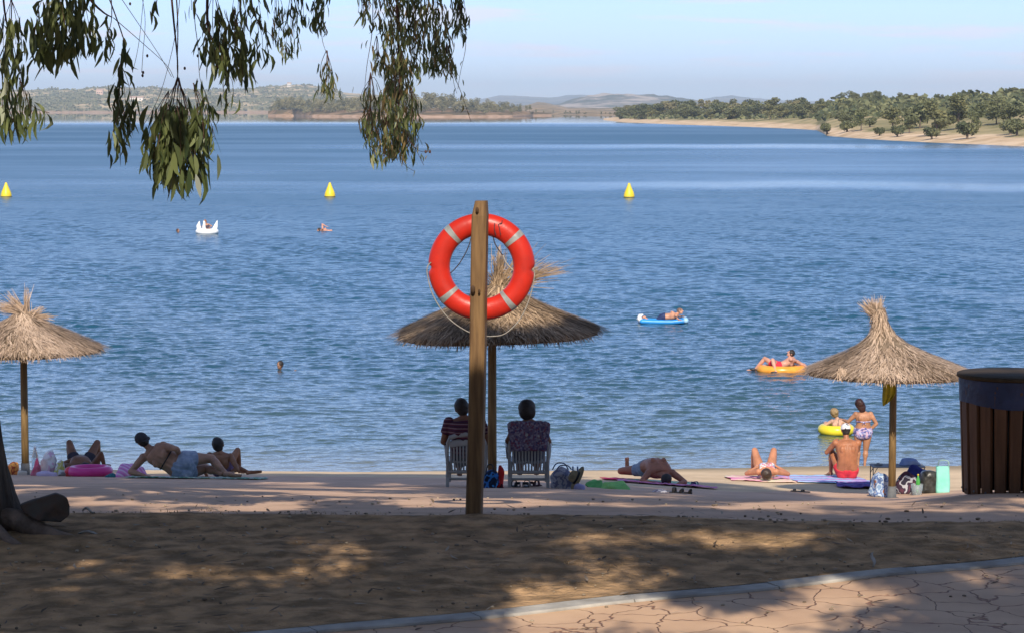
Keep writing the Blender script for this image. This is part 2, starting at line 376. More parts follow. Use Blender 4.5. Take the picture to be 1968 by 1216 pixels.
# ---- water
def mk_water():
    m = bpy.data.materials.new('lake_water'); m.use_nodes = True; n = m.node_tree.nodes; l = m.node_tree.links
    b = n['Principled BSDF']; b.inputs['IOR'].default_value = 1.333
    def nd(t, **k): return N(t, n, **k)
    g = nd('ShaderNodeNewGeometry'); sp = nd('ShaderNodeSeparateXYZ'); l.new(g.outputs['Position'], sp.inputs[0])
    def math_(op, a, bb=None, c=None):
        q = nd('ShaderNodeMath', operation=op)
        for i, v in enumerate((a, bb, c)):
            if v is None: continue
            if isinstance(v, (int, float)): q.inputs[i].default_value = v
            else: l.new(v, q.inputs[i])
        return q.outputs[0]
    def noise(sx, sy, detail=3, scale=1, rough=.5, off=0):
        mpn = nd('ShaderNodeMapping'); mpn.inputs['Scale'].default_value = (sx, sy, 1); mpn.inputs['Location'].default_value = (off, off, 0)
        l.new(g.outputs['Position'], mpn.inputs['Vector'])
        q = nd('ShaderNodeTexNoise'); q.inputs['Scale'].default_value = scale; q.inputs['Detail'].default_value = detail; q.inputs['Roughness'].default_value = rough
        l.new(mpn.outputs['Vector'], q.inputs['Vector']); return q.outputs['Fac']
    def ramp(src, pts):
        c = nd('ShaderNodeFloatCurve'); cv = c.mapping.curves[0]
        for i, (x, y) in enumerate(pts):
            if i < 2: cv.points[i].location = (x, y)
            else: cv.points.new(x, y)
        c.mapping.update(); l.new(src, c.inputs['Value']); return c.outputs['Value']
    lg = math_('LOGARITHM', math_('MAXIMUM', sp.outputs['Y'], 40.0), 10.0)         # 1.6 .. 4.2
    ln = math_('MULTIPLY_ADD', lg, .5, -.8)                                      # Y=40:0  400:.5  4000:1
    cmb = nd('ShaderNodeCombineXYZ'); l.new(math_('DIVIDE', sp.outputs['X'], math_('MAXIMUM', sp.outputs['Y'], 40.0)), cmb.inputs[0]); l.new(lg, cmb.inputs[1])
    mp2 = nd('ShaderNodeMapping'); mp2.inputs['Scale'].default_value = (5.0, 24, 1); l.new(cmb.outputs[0], mp2.inputs['Vector'])
    gq = nd('ShaderNodeTexNoise'); gq.inputs['Scale'].default_value = 1; gq.inputs['Detail'].default_value = 4; l.new(mp2.outputs['Vector'], gq.inputs['Vector'])
    gust = nd('ShaderNodeMapRange'); gust.inputs['From Min'].default_value = .40; gust.inputs['From Max'].default_value = .55
    gust.inputs['To Min'].default_value = .84; gust.inputs['To Max'].default_value = 1.0; l.new(gq.outputs['Fac'], gust.inputs['Value'])
    gustfar = nd('ShaderNodeMix'); gustfar.inputs[2].default_value = 1.0; l.new(ramp(ln, [(0,0),(.2,.0),(.45,1),(1,1)]), gustfar.inputs[0]); l.new(gust.outputs[0], gustfar.inputs[3])
    gf = gustfar.outputs[0]
    mpb = nd('ShaderNodeMapping'); mpb.inputs['Scale'].default_value = (7, 1.5, 1); l.new(cmb.outputs[0], mpb.inputs['Vector'])
    nb_ = nd('ShaderNodeTexNoise'); nb_.inputs['Scale'].default_value = 1; nb_.inputs['Detail'].default_value = 4; l.new(mpb.outputs['Vector'], nb_.inputs['Vector'])
    lnb = math_('ADD', ln, math_('MULTIPLY_ADD', nb_.outputs['Fac'], .05, -.025))
    band = ramp(lnb, [(0,1),(.33,1),(.372,.92),(.388,.45),(.404,.85),(.45,.72),(.515,.85),(.537,.38),(.556,.9),(.62,1),(.67,1),(.70,.8),(1,1)])
    bmask = nd('ShaderNodeMapRange'); bmask.inputs['From Min'].default_value = -.09; bmask.inputs['From Max'].default_value = .10; bmask.inputs['To Min'].default_value = .25
    l.new(math_('DIVIDE', sp.outputs['X'], math_('MAXIMUM', sp.outputs['Y'], 40.0)), bmask.inputs['Value'])
    bm = nd('ShaderNodeMix'); bm.inputs[2].default_value = 1.0; l.new(bmask.outputs[0], bm.inputs[0]); l.new(band, bm.inputs[3]); gf = math_('MULTIPLY', gf, bm.outputs[0])
    rough = math_('MULTIPLY', ramp(ln, [(0,.03),(.10,.07),(.25,.20),(.45,.34),(.70,.36),(.76,.06),(1,.015)]), gf)
    l.new(rough, b.inputs['Roughness'])
    k = math_('MULTIPLY', ramp(ln, [(0,.35),(.15,.6),(.45,1),(.68,1),(.77,.05),(1,.01)]), gf)
    h = math_('ADD', math_('MULTIPLY', noise(1.6, 2.2, 3, 1, .55), .5), math_('MULTIPLY', noise(5, 6.5, 3, 1, .6, 31), .22))
    bp = nd('ShaderNodeBump'); bp.inputs['Strength'].default_value = 1; bp.inputs['Distance'].default_value = .16
    l.new(math_('MULTIPLY', h, k), bp.inputs['Height'])
    l.new(bp.outputs['Normal'], b.inputs['Normal'])
    c = nd('ShaderNodeValToRGB'); e = c.color_ramp.elements
    e[0].position = 0; e[0].color = (.17,.17,.12,1); e[1].position = 1; e[1].color = (.007,.070,.122,1)
    x = e.new(.10); x.color = (.045,.085,.085,1); x = e.new(.4); x.color = (.012,.062,.095,1)
    dd = nd('ShaderNodeMapRange'); dd.inputs['From Min'].default_value = 49; dd.inputs['From Max'].default_value = 100; l.new(sp.outputs['Y'], dd.inputs['Value'])
    l.new(dd.outputs[0], c.inputs['Fac']); l.new(c.outputs['Color'], b.inputs['Base Color'])
    return m
def waves():
    r = np.random.default_rng(17)
    ys_ = [46.0]
    while ys_[-1] < 330: ys_.append(ys_[-1]+.042*(ys_[-1]/50)**1.75)
    ys_ = np.array(ys_); u = np.linspace(-.235, .235, 900)
    UU, YY = np.meshgrid(u, ys_); X = UU*YY; dy = np.gradient(ys_)[:, None]; dx = (u[1]-u[0])*ys_[:, None]
    Z = np.zeros_like(X); lams = np.exp(r.uniform(math.log(.20), math.log(2.6), 72))
    wx_ = X+.35*np.sin(YY*.31+X*.12)+.2*np.sin(X*.53-YY*.2); wy_ = YY+.35*np.sin(X*.27+1)+.22*np.sin(X*.7+YY*.35)
    env = .82+.22*np.sin(X*.21+YY*.09+1)*np.sin(YY*.13-X*.05)+.12*np.sin(X*.9+YY*.33)
    env = env*(1-.75*np.exp(-((YY-238-5*np.sin(X*.06))/8)**2)*np.clip(X/20+.5, 0, 1))
    shore = np.interp(YY, [49, 52, 58, 75, 140, 330], [.2, .5, .75, 1.0, 1.3, 1.3])
    for lam in lams:
        th = r.normal(math.pi/2+.12, .52); kx, ky = math.cos(th)*6.283/lam, math.sin(th)*6.283/lam; ph = r.uniform(0, 6.28)
        amp = .0050*lam**.8*(1 if lam < .9 else .5)
        dy_ok = np.clip((lam/abs(math.sin(th)+1e-3)/dy-2.2)/2, 0, 1)*np.clip((lam/abs(math.cos(th)+1e-3)/dx-2.2)/2, 0, 1)
        q = np.sin(wx_*kx+wy_*ky+ph); Z += amp*dy_ok*(q+.25*(q*q-.5))
    Z *= env*shore*np.clip((330-YY)/60, 0, 1)
    return X, YY, Z
m_water = mk_water()
XX, YY, ZZ = waves()
r0, c0 = XX.shape
V = [np.stack([XX, YY, ZZ], -1).reshape(-1, 3)]
i_ = np.arange(r0*c0).reshape(r0, c0)
Fq = [np.stack([i_[:-1,:-1], i_[:-1,1:], i_[1:,1:], i_[1:,:-1]], -1).reshape(-1, 4)]
# calm outer sheet joined round the wave field
xe = XX[:, -1]; xl = XX[:, 0]; b0 = r0*c0
side = []
for edge_i, big in ((c0-1, 1), (0, -1)):
    b0 = sum(len(v) for v in V); ye = YY[:, 0]
    V.append(np.stack([np.full(r0, big*11500.), ye, np.zeros(r0)], 1)); j = np.arange(r0-1)
    a1, a2 = i_[j, edge_i], i_[j+1, edge_i]; c1, c2 = b0+j, b0+j+1
    Fq.append(np.stack([a1, c1, c2, a2] if big > 0 else [c1, a1, a2, c2], 1))
b0 = sum(len(v) for v in V); farY = [330.0*1.25**k for k in range(1, 19)]; farY = [y for y in farY if y < 17500]+[17500.]
last_u = np.linspace(XX[-1, 0], XX[-1, -1], 12)
rowx = np.concatenate([[-11500], last_u, [11500]])
yl = float(YY[-1, 0]); X2, Y2 = np.meshgrid(rowx, [yl]+farY); V.append(np.stack([X2, Y2, X2*0], -1).reshape(-1, 3))
k_ = b0+np.arange(X2.size).reshape(X2.shape); Fq.append(np.stack([k_[:-1,:-1], k_[:-1,1:], k_[1:,1:], k_[1:,:-1]], -1).reshape(-1, 4))
water = mesh_obj('water', np.concatenate(V), np.concatenate(Fq), m_water, smooth=True); tag(water, 'wide rippled blue lake', kind='structure')

# ---- far terrain layers
def mk_terrain(name, dry, shrub, rock=None, sc_=.02, lo=.45, hi=.55, sand=None, zs=2.0):
    m = mat(name, dry, shrub, scale=sc_, rough=1, detail=8, spec=0, lo=lo, hi=hi, c3=rock, stretch=(1, .5, 3))
    if sand:
        n = m.node_tree.nodes; l = m.node_tree.links; b = n['Principled BSDF']; src = b.inputs['Base Color'].links[0].from_socket
        g = n.new('ShaderNodeNewGeometry'); sp = n.new('ShaderNodeSeparateXYZ'); l.new(g.outputs['Position'], sp.inputs[0])
        nz = n.new('ShaderNodeTexNoise'); nz.inputs['Scale'].default_value = .06; nz.inputs['Detail'].default_value = 6
        l.new(g.outputs['Position'], nz.inputs['Vector'])
        ad = n.new('ShaderNodeMath'); ad.operation = 'MULTIPLY_ADD'; l.new(nz.outputs['Fac'], ad.inputs[0]); ad.inputs[1].default_value = -zs*1.4; l.new(sp.outputs['Z'], ad.inputs[2])
        mr = n.new('ShaderNodeMapRange'); mr.inputs['From Min'].default_value = zs*.2; mr.inputs['From Max'].default_value = zs*.6; l.new(ad.outputs[0], mr.inputs['Value'])
        mx = n.new('ShaderNodeMixRGB'); l.new(mr.outputs[0], mx.inputs['Fac']); l.new(src, mx.inputs['Color2'])
        n2 = n.new('ShaderNodeTexNoise'); n2.inputs['Scale'].default_value = .15; n2.inputs['Detail'].default_value = 8
        cr = n.new('ShaderNodeValToRGB'); cr.color_ramp.elements[0].position = .4; cr.color_ramp.elements[1].position = .62
        cr.color_ramp.elements[0].color = (*sand, 1); cr.color_ramp.elements[1].color = (sand[0]*.7, sand[1]*.66, sand[2]*.6, 1)
        l.new(g.outputs['Position'], n2.inputs['Vector']); l.new(n2.outputs['Fac'], cr.inputs['Fac']); l.new(cr.outputs['Color'], mx.inputs['Color1'])
        l.new(mx.outputs['Color'], b.inputs['Base Color'])
    return m
class Terrain:
    def __init__(s, name, pts, m, bulge=.8, rough=.05, nf=6, seed=1, label='', ncol=260, nrow=34, back=1.25):
        s.px = np.array([p[0] for p in pts], float)
        ysh = [p[1] if p[1] > 1000 else ywater(p[1]) for p in pts]
        s.ls = np.log(ysh); s.lc = np.log([p[2] for p in pts]); s.pc = np.array([p[3] for p in pts], float)
        s.bulge = bulge; s.rough = rough; s.nf = nf; s.seed = seed
        U = np.linspace(s.px[0], s.px[-1], ncol); T = np.concatenate([[-.02], np.linspace(0, 1, nrow), [1.12, back]])
        UU, TT = np.meshgrid(U, T); X, Y, Z = s.at(UU, TT)
        o = gridmesh(name, X, Y, Z, m, smooth=True); tag(o, label, kind='structure'); s.o = o
    def at(s, U, T):
        U = np.asarray(U, float); T = np.asarray(T, float)
        ys = np.exp(np.interp(U, s.px, s.ls)); yc = np.exp(np.interp(U, s.px, s.lc)); pc = np.interp(U, s.px, s.pc)
        t1 = np.clip(T, 0, 1); Y = ys+(yc-ys)*T
        zc = CZ+slope(pc)*yc
        prof_ = np.where(T <= 1, t1**s.bulge, np.maximum(1-(T-1)*4, -.1))
        Z = zc*prof_ + zc*s.rough*fbm(U/60., T*2, s.nf, s.seed)*t1
        Z = np.where(T < 0, -3, Z)
        X = (U-CX)/F*(Y*CT-(Z-CZ)*ST)
        return X, Y, Z
T_blue = Terrain('hills', [(900,9000,15500,196),(960,9000,15500,184),(1000,9000,15500,185),(1060,9000,15500,188),(1110,9000,15500,182),(1180,9000,15500,183),(1240,9000,15500,188),(1340,9000,15500,193),(1375,9000,15500,187),(1405,9000,15500,184),(1440,9000,15500,188),(1500,9000,15500,193),(1600,9000,15500,197)],
    mk_terrain('distant_mountain', (.20,.17,.14), (.07,.08,.07), sc_=.003), bulge=1, rough=.03, label='faint blue mountains on the horizon')
T_rock = Terrain('hills', [(1000,6500,7600,204),(1060,6500,7600,204),(1090,6500,7600,194),(1130,6500,7600,184),(1170,6500,7600,180),(1230,6500,7600,181),(1290,6500,7600,186),(1340,6500,7600,193),(1420,6500,7600,200)],
    mk_terrain('rocky_mountain', (.42,.34,.27), (.07,.08,.055), (.16,.14,.11), sc_=.009, lo=.42, hi=.58), bulge=.75, rough=.06, seed=4, label='rocky grey mountain behind the spit')
T_cen = Terrain('hills', [(900,218,5200,205),(1000,219,5200,205),(1035,220,5200,197),(1050,220,5200,199),(1090,221,5000,207),(1150,222,4600,208),(1240,222,4000,206),(1330,222,4000,207)],
    mk_terrain('reed_plain', (.36,.25,.15), (.15,.12,.07), sc_=.02, sand=(.30,.22,.14), zs=.6), bulge=.6, rough=.08, seed=8, label='low scrubby plain between the headlands')
T_left = Terrain('hills', [(-300,217,5600,176),(60,217,5600,173),(140,217,5600,172),(200,217,5600,168),(300,217,5600,170),(400,217,5800,173),(480,217,6200,171),(530,217,6200,165),(575,217,6200,163),(620,217,6200,167),(660,217,6200,178),(800,218,6200,190)],
    mk_terrain('far_slope', (.56,.42,.25), (.17,.16,.085), (.32,.26,.15), sc_=.010, lo=.42, hi=.56, sand=(.42,.29,.20), zs=2.5), bulge=.65, rough=.035, seed=12, label='olive and tan hills on the far shore')
T_pen = Terrain('peninsula', [(515,217.6,2500,214),(530,222.5,2300,212),(600,224.5,2250,209),(760,225.5,2250,206),(900,225.5,2250,208),(985,225,2250,213),(1040,222.5,2350,216.5),(1060,221.5,2400,218)],
    mk_terrain('peninsula_soil', (.26,.17,.10), (.12,.09,.05), sc_=.05, sand=(.42,.28,.19), zs=1.3), bulge=.5, rough=.05, seed=15, label='low brown peninsula with a wood on it')
T_right = Terrain('hillside', [(1160,231.5,1700,228),(1200,236,1500,224),(1300,240,1350,221),(1450,245,1250,218),(1540,249,1200,214),(1570,251,1150,209),(1590,262,1080,203),(1640,266,1030,192),(1700,270,980,193),(1800,275,940,195),(1900,279,900,185),(1968,282,880,176),(2200,292,840,168),(2500,300,800,165)],
    mk_terrain('dry_hillside', (.40,.32,.18), (.19,.18,.09), sc_=.06, sand=(.66,.50,.34), zs=1.4, lo=.4, hi=.62), bulge=.8, rough=.06, seed=21, label='dry sandy hillside with oaks on the right shore')

# ---- far trees
m_trunk = mat('bark', (.16,.12,.09), (.08,.06,.045), scale=3, rough=.95)
def far_tree_meshes(kind, seed):
    r = np.random.default_rng(seed); nl = r.integers(6, 10)
    if kind == 'oak': H, W = 6.0, 3.3
    elif kind == 'gum': H, W = 9.0, 2.7
    else: H, W = 2.6, 1.5
    L = []
    for i in range(nl):
        a = r.uniform(0, 6.28); q = r.uniform(0, 1)**.5*W*.62
        zz = H*((r.uniform(.30, .80) if kind == 'oak' else r.uniform(.25, .84)) if kind != 'bush' else r.uniform(.3, .65)); rr_ = W*r.uniform(.34, .55)
        L.append((q*math.cos(a), q*math.sin(a), zz, rr_, rr_*r.uniform(.55, .9)*(1.35 if kind == 'gum' else 1), r.uniform(0, 1)))
    n = 1300; V = []; T = []
    li = r.integers(0, nl, n); 
    d = r.normal(size=(n, 3)); d /= np.linalg.norm(d, axis=1)[:, None]; rad = r.uniform(.25, 1.05, n)**.5
    LA = np.array(L)[li]
    c = LA[:, :3]+d*rad[:, None]*np.stack([LA[:, 3], LA[:, 3], LA[:, 4]], 1)
    c[:, 2] = np.maximum(c[:, 2], H*.12)
    u = r.normal(size=(n, 3)); u /= np.linalg.norm(u, axis=1)[:, None]; v = np.cross(u, r.normal(size=(n, 3))); v /= np.linalg.norm(v, axis=1)[:, None]
    sz = r.uniform(.12, .30, n)[:, None]*(1 if kind != 'bush' else .6)
    V = np.stack([c-u*sz-v*sz*.6, c+u*sz-v*sz*.5, c+u*sz*.8+v*sz*.6, c-u*sz+v*sz*.5], 1).reshape(-1, 3)
    Fq = np.arange(n*4).reshape(n, 4)
    T = np.repeat(np.clip(LA[:, 5]*.6+r.uniform(0, .4, n), 0, 1), 4)
    tk = MB(); base = [(0,0,-.6),(0.05,.02,H*.2),(.1,0,H*.45)]
    tk.tube(base, [.22, .15, .1], 6)
    for i in range(min(4, nl)):
        tk.tube([base[1 if i % 2 else 2], (L[i][0]*.5, L[i][1]*.5, H*.45), tuple(L[i][:3])], [.1, .07, .03], 5)
    return V, Fq, T, tk
protos = {}
def proto(kind, seed, m, name):
    V, Fq, T, tk = far_tree_meshes(kind, seed)
    e = empty(name, (0, 0, -50))
    mesh_obj('crown', V, Fq, m, e, tintv=T); tk.build('trunk', m_trunk, e)
    return e
def copy_thing(root):
    r = root.copy(); col.objects.link(r)
    for ch in root.children:
        c = ch.copy(); col.objects.link(c); c.parent = r
        for g2 in ch.children:
            d = g2.copy(); col.objects.link(d); d.parent = c
    return r
m_oak = leaf_mat('oak_foliage', (.062,.078,.034), (.20,.20,.088), tr=.15, rough=.8)
m_gum = leaf_mat('gum_foliage', (.10,.11,.045), (.28,.26,.11), tr=.2, rough=.8)
m_wood = leaf_mat('wood_foliage', (.12,.12,.058), (.36,.31,.155), tr=.2, rough=.8)
m_pale = leaf_mat('pale_foliage', (.10,.12,.045), (.24,.24,.11), tr=.25, rough=.8)
POOL = {'oak': [proto('oak', 100+i, m_oak, 'oak_tree') for i in range(4)],
        'gum': [proto('gum', 200+i, m_gum, 'gum_tree') for i in range(4)],
        'wood': [proto('gum', 300+i, m_wood, 'woodland_tree') for i in range(4)]+[proto('oak', 330+i, m_wood, 'woodland_tree') for i in range(2)],
        'pale': [proto('gum', 400+i, m_pale, 'willow_tree') for i in range(2)],
        'bush': [proto('bush', 500+i, m_oak, 'bush') for i in range(3)]}
used = set()
def plant(kind, loc, s, sz=None, label=None, group=None, cat='tree'):
    p = random.choice(POOL[kind])
    if p.name in used: r = copy_thing(p)
    else: used.add(p.name); r = p
    for k in ('label', 'group', 'category'):
        if k in r: del r[k]
    r.location = loc; r.rotation_euler = (0, 0, random.uniform(0, 6.28)); r.scale = (s, s, sz or s)
    tag(r, label, cat, group); return r
# wood on the peninsula
rt = random.Random(5)
topx = [520,560,620,700,760,800,860,920,960,1005]; topy = [188,183,186,180,172,172,177,184,190,199]
wv, wt, wkV, wkF = [], [], [], []
src = []
for p_ in POOL['wood']:
    cr_ = [c for c in p_.children if c.name.startswith('crown')][0]; tr_ = [c for c in p_.children if c.name.startswith('trunk')][0]
    A_ = np.empty(len(cr_.data.vertices)*3, dtype=np.float32); cr_.data.vertices.foreach_get('co', A_); t_ = np.empty(len(cr_.data.vertices), dtype=np.float32); cr_.data.attributes['tint'].data.foreach_get('value', t_)
    src.append((A_.reshape(-1, 3), t_))
def add_wood(X, Y, Z, sx, sz):
    A_, t_ = rt.choice(src); keep = 4*600; st = rt.randrange(0, (len(A_)-keep)//4)*4; A_ = A_[st:st+keep]; t_ = t_[st:st+keep]
    a = rt.uniform(0, 6.28); ca, sa = math.cos(a), math.sin(a); B_ = A_.copy()
    B_[:, 0] = (A_[:, 0]*ca-A_[:, 1]*sa)*sx+X; B_[:, 1] = (A_[:, 0]*sa+A_[:, 1]*ca)*sx+Y; B_[:, 2] = A_[:, 2]*sz+Z
    wv.append(B_); wt.append(np.clip(t_*.6+rt.uniform(-.1, .5), 0, 1))
for i in range(230):
    u = 524+478*((i*0.6180339)%1)+rt.uniform(-2, 2); t = .12+.88*rt.random()
    X, Y, Z = [float(q) for q in T_pen.at(u, t)]
    base = proj(X, Y, Z)[1]; want = (base-np.interp(u, topx, topy)-rt.uniform(-2, 9)*(1.3-t))/F*Y*(.66+.34*t)
    want = max(4.5, want); add_wood(X, Y, Z-.6, want/8.4*1.25, want/8.6)
V_ = np.concatenate(wv)
tag(mesh_obj('woodland', V_, np.arange(len(V_)).reshape(-1, 4), m_wood, tintv=np.concatenate(wt)), 'olive brown wood covering the low peninsula', 'wood', kind='stuff')
for u, hpx in ((1012,12),(1018,15),(1030,7),(1045,5),(1208-100,5),(1063,6),(1085,4)):
    X, Y, Z = [float(q) for q in T_pen.at(min(u, 1055), .8)] if u < 1056 else [float(q) for q in T_cen.at(u, .02)]
    h = hpx/F*Y; plant('wood', (X, Y, Z-.3), h/8, h/8, 'small lone tree on the shore right of the peninsula wood', 'small trees between the headlands')
for i in range(26):
    u = rt.uniform(1085, 1200); X, Y, Z = [float(q) for q in T_cen.at(u, rt.uniform(.01, .06))]
    h = rt.uniform(3, 6)/F*Y; plant('wood', (X, Y, Z-.3), h/5, h/8, 'pale brown scrub tree on the low plain', 'small trees on the plain', 'tree')
# spit trees
for i in range(78):
    u = 1196+ (1590-1196)*((i*.6180339)%1); t = rt.uniform(.4, 1.0)
    X, Y, Z = [float(q) for q in T_right.at(u, t)]
    h = rt.uniform(20, 32)/F*Y*(1.0 if u < 1560 else .85)
    k = rt.choice(['wood','gum','oak','oak'])
    H0 = 6.0 if k == 'oak' else 8.6
    plant(k, (X, Y, Z-.3), h/H0*(1.5 if k == 'oak' else 1.8), h/H0, {'wood':'brownish tree in the long tree belt behind the sand spit','gum':'loose green tree in the long tree belt behind the sand spit','oak':'dark round tree in the long tree belt behind the sand spit'}[k], 'tree belt behind the sand spit, '+k)
# hillside trees (upper slope)
for i in range(235):
    u = 1575+(2120-1575)*((i*.6180339+.3)%1); t = 1-.70*rt.random()**1.25
    if u < 1640 and rt.random() < .3: continue
    X, Y, Z = [float(q) for q in T_right.at(u, t)]
    h = rt.uniform(7, 13)/F*Y
    plant('oak' if rt.random() < .8 else 'gum', (X, Y, Z-.2), h/6*1.75, h/6, None, None)
    # label by look
    o = col.objects[-1]
for o in list(col.objects):
    if o.type == 'EMPTY' and 'category' in o and 'label' not in o:
        oak = o.name.startswith('oak')
        tag(o, 'round dark oak scattered over the dry hillside' if oak else 'loose green tree scattered over the dry hillside', group='oaks over the hillside' if oak else 'green trees over the hillside')
def bypix(u, py, T=T_right):
    b = min(((abs(proj(*[float(q) for q in T.at(u, t)])[1]-py), t) for t in np.linspace(0, 1, 80)))
    return [float(q) for q in T.at(u, b[1])]
for u, base, top, wdt, kind, lab in (
    (1800,262,192,50,'gum','tall green tree near the water, trunk low on the sandy bank'),
    (1842,250,182,58,'gum','broad green tree crown behind the tallest waterside tree'),
    (1880,238,196,40,'pale','pale yellow green tree between the big green trees and the dark oaks'),
    (1872,256,214,26,'pale','thin pale sapling on the bare sandy slope'),
    (1940,236,186,64,'oak','big dark oak standing at the right edge of the photo'),
    (1915,238,198,40,'oak','dark oak just left of the big one at the right edge'),
    (1768,248,190,54,'oak','large olive oak left of the tall waterside tree'),
    (1715,252,205,44,'gum','feathery green tree low on the slope above the water'),
    (1748,256,222,34,'pale','brownish green bush tree by the bank under the olive oak'),
    (1655,252,208,30,'pale','thin yellow green tree at the tip of the sandy point'),
    (1640,185,165,22,'oak','oak crowning the rocky knoll on the skyline'),
    (1612,192,172,26,'oak','oak on the left shoulder of the rocky knoll'),
    (1668,190,172,18,'oak','small oak right of the knoll on the skyline'),
    (1687,189,170,15,'oak','lone round oak on the skyline past the knoll'),
    (1738,192,175,22,'oak','oak on the skyline above the middle of the slope'),
    (1540,226,200,40,'oak','dark oak at the right end of the tree belt'),
    (1488,222,186,36,'gum','tallest tree of the belt behind the sand spit'),
    (1400,214,186,26,'gum','tall tree in the middle of the belt behind the sand spit'),
    (1475,222,208,22,'oak','low dark oak bush in front of the belt'),
    (1630,240,212,32,'oak','dark oak low on the slope at the root of the point')):
    X, Y, Z = bypix(u, base); h = (base-top)/F*Y; ww = wdt/F*Y
    H0, W0 = (6.0, 5.6) if kind == 'oak' else (9.0, 5.0)
    plant(kind, (X, Y, Z-.15), ww/W0*1.12, h/H0*1.06, lab)
for u, base in ((1628,254),(1690,262),(1790,268),(1955,262),(1942,258),(1858,268),(1725,264),(1590,258),(1672,246)):
    X, Y, Z = bypix(u, base); s = rt.uniform(1.0, 1.9)
    plant('bush', (X, Y, Z-.1), s, s, 'low dry bush on the sandy bank by the water', 'bushes on the sandy bank', 'bush')
for k, lst in POOL.items():
    for p in lst:
        if p.name not in used:
            for ch in list(p.children): bpy.data.objects.remove(ch)
            bpy.data.objects.remove(p)
# far-left shore scrub
m_scrub = leaf_mat('scrub_foliage', (.09,.10,.055), (.24,.23,.13), tr=.1, rough=.9)
def scrub(T, u0, u1, n, t0, pw, s0, s1, lab, mm, seed):
    r = np.random.default_rng(seed)
    u = r.uniform(u0, u1, n); t = t0+(1-t0)*r.uniform(0, 1, n)**pw; X, Y, Z = T.at(u, t)
    s = r.uniform(s0, s1, n)
    V = []; Fq = []; Tn = []
    base = []
    for k in range(10):
        d = r.normal(size=(n, 3)); d[:, 2] = abs(d[:, 2])*.6; c = np.stack([X, Y, Z], 1)+d*s[:, None]*.55
        a = r.normal(size=(n, 3)); a /= np.linalg.norm(a, axis=1)[:, None]; b = np.cross(a, r.normal(size=(n, 3))); b /= np.linalg.norm(b, axis=1)[:, None]
        q = s[:, None]*.5
        V.append(np.stack([c-a*q, c-b*q, c+a*q, c+b*q], 1).reshape(-1, 3)); Tn.append(np.repeat(r.uniform(0, 1, n), 4))
    V = np.concatenate(V); Fq = np.arange(len(V)).reshape(-1, 4)
    tag(mesh_obj('scrub', V, Fq, mm, tintv=np.concatenate(Tn)), lab, 'scrub', kind='stuff')
scrub(T_left, 60, 660, 1300, .01, 1.4, 2.0, 5.5, 'dark scrub scattered over the far hills', m_scrub, 3)
scrub(T_right, 1560, 2120, 900, .34, .8, .9, 2.4, 'olive undergrowth between the oaks of the right hillside', m_oak, 5)
scrub(T_right, 1190, 1600, 500, .42, .8, .9, 2.2, 'low undergrowth below the tree belt behind the sand spit', m_oak, 6)
# farmhouses on the far shore
m_wallp = mat('pink_wall', (.62,.42,.33), (.55,.38,.30)); m_wallw = mat('white_wall', (.72,.66,.58), (.66,.6,.52)); m_tile = mat('roof_tiles', (.45,.30,.22), (.36,.24,.17), scale=2)
m_dark = mat('dark_opening', (.03,.03,.035), (.02,.02,.02))
def house(px, t, Lm, Wm, Hm, m, label):
    X, Y, Z = [float(q) for q in T_left.at(px, t)]
    e = empty('farmhouse', (X, Y, Z)); tag(e, label, 'house')
    b = MB().box((0,0,Hm/2-1), (Lm, Wm, Hm+2)); b.build('wall', m, e, smooth=False)
    V = [(-Lm/2-.5,-Wm/2-.5,Hm),(Lm/2+.5,-Wm/2-.5,Hm),(Lm/2+.5,Wm/2+.5,Hm),(-Lm/2-.5,Wm/2+.5,Hm),(-Lm/2-.5,0,Hm+Wm*.3),(Lm/2+.5,0,Hm+Wm*.3)]
    MB().add(V, [(0,1,5,4),(2,3,4,5),(1,2,5),(3,0,4),(3,2,1,0)]).build('roof', m_tile, e, smooth=False)
    for k in range(3): MB().box((-Lm*.3+k*Lm*.3, -Wm/2-.05, Hm*.45), (1.8, .3, 1.8)).build('window', m_dark, e, smooth=False)
house(262, .22, 24, 9, 5, m_wallw, 'long pale farmhouse low on the far shore')
house(192, .45, 12, 9, 8, m_wallp, 'small pinkish house on the far hillside')
house(556, .8, 9, 8, 8, m_wallw, 'tiny white house high on the rocky far hill')

# haze over the lake
hz = MB().box((0, 8550, 87), (23800, 18100, 190)).build('haze', None, smooth=False)
hm = bpy.data.materials.new('haze'); hm.use_nodes = True; n = hm.node_tree.nodes; n.clear()
vp = n.new('ShaderNodeVolumePrincipled'); ou = n.new('ShaderNodeOutputMaterial'); vp.inputs['Density'].default_value = 9.5e-5
vp.inputs['Color'].default_value = (.74,.88,1,1); vp.inputs['Anisotropy'].default_value = 0.0
hm.node_tree.links.new(vp.outputs[0], ou.inputs['Volume']); hz.data.materials.append(hm); tag(hz, 'thin blue haze over the lake and hills', kind='stuff')
# ================================================================== POST AND LIFEBUOY
m_timber = mat('post_timber', (.215,.125,.052), (.115,.062,.026), scale=5, stretch=(7,7,.6), rough=.7, bump=.004, bscale=8, detail=8)
m_pole = mat('pole_timber', (.24,.150,.055), (.13,.078,.028), scale=4, stretch=(6,6,.7), rough=.7, bump=.004, bscale=8, detail=8)
m_red = mat('buoy_plastic', (.56,.026,.014), (.42,.022,.014), scale=9, rough=.38, bump=.0012, bscale=40, detail=10, lo=.40, hi=.72)
m_tape = mat('reflective_tape', (.40,.41,.41), (.30,.31,.31), scale=30, rough=.35, metal=.3, bump=.0008)
m_rope = mat('rope', (.36,.34,.31), (.24,.22,.20), scale=60, rough=.95, bump=.002, bscale=120)
m_cord_shadow = mat('dark_cord_and_shadow', (.06,.05,.06), (.03,.03,.04), scale=60, rough=.9)
m_metal = mat('galvanised_steel', (.15,.155,.16), (.10,.105,.11), scale=9, rough=.8, metal=.2)
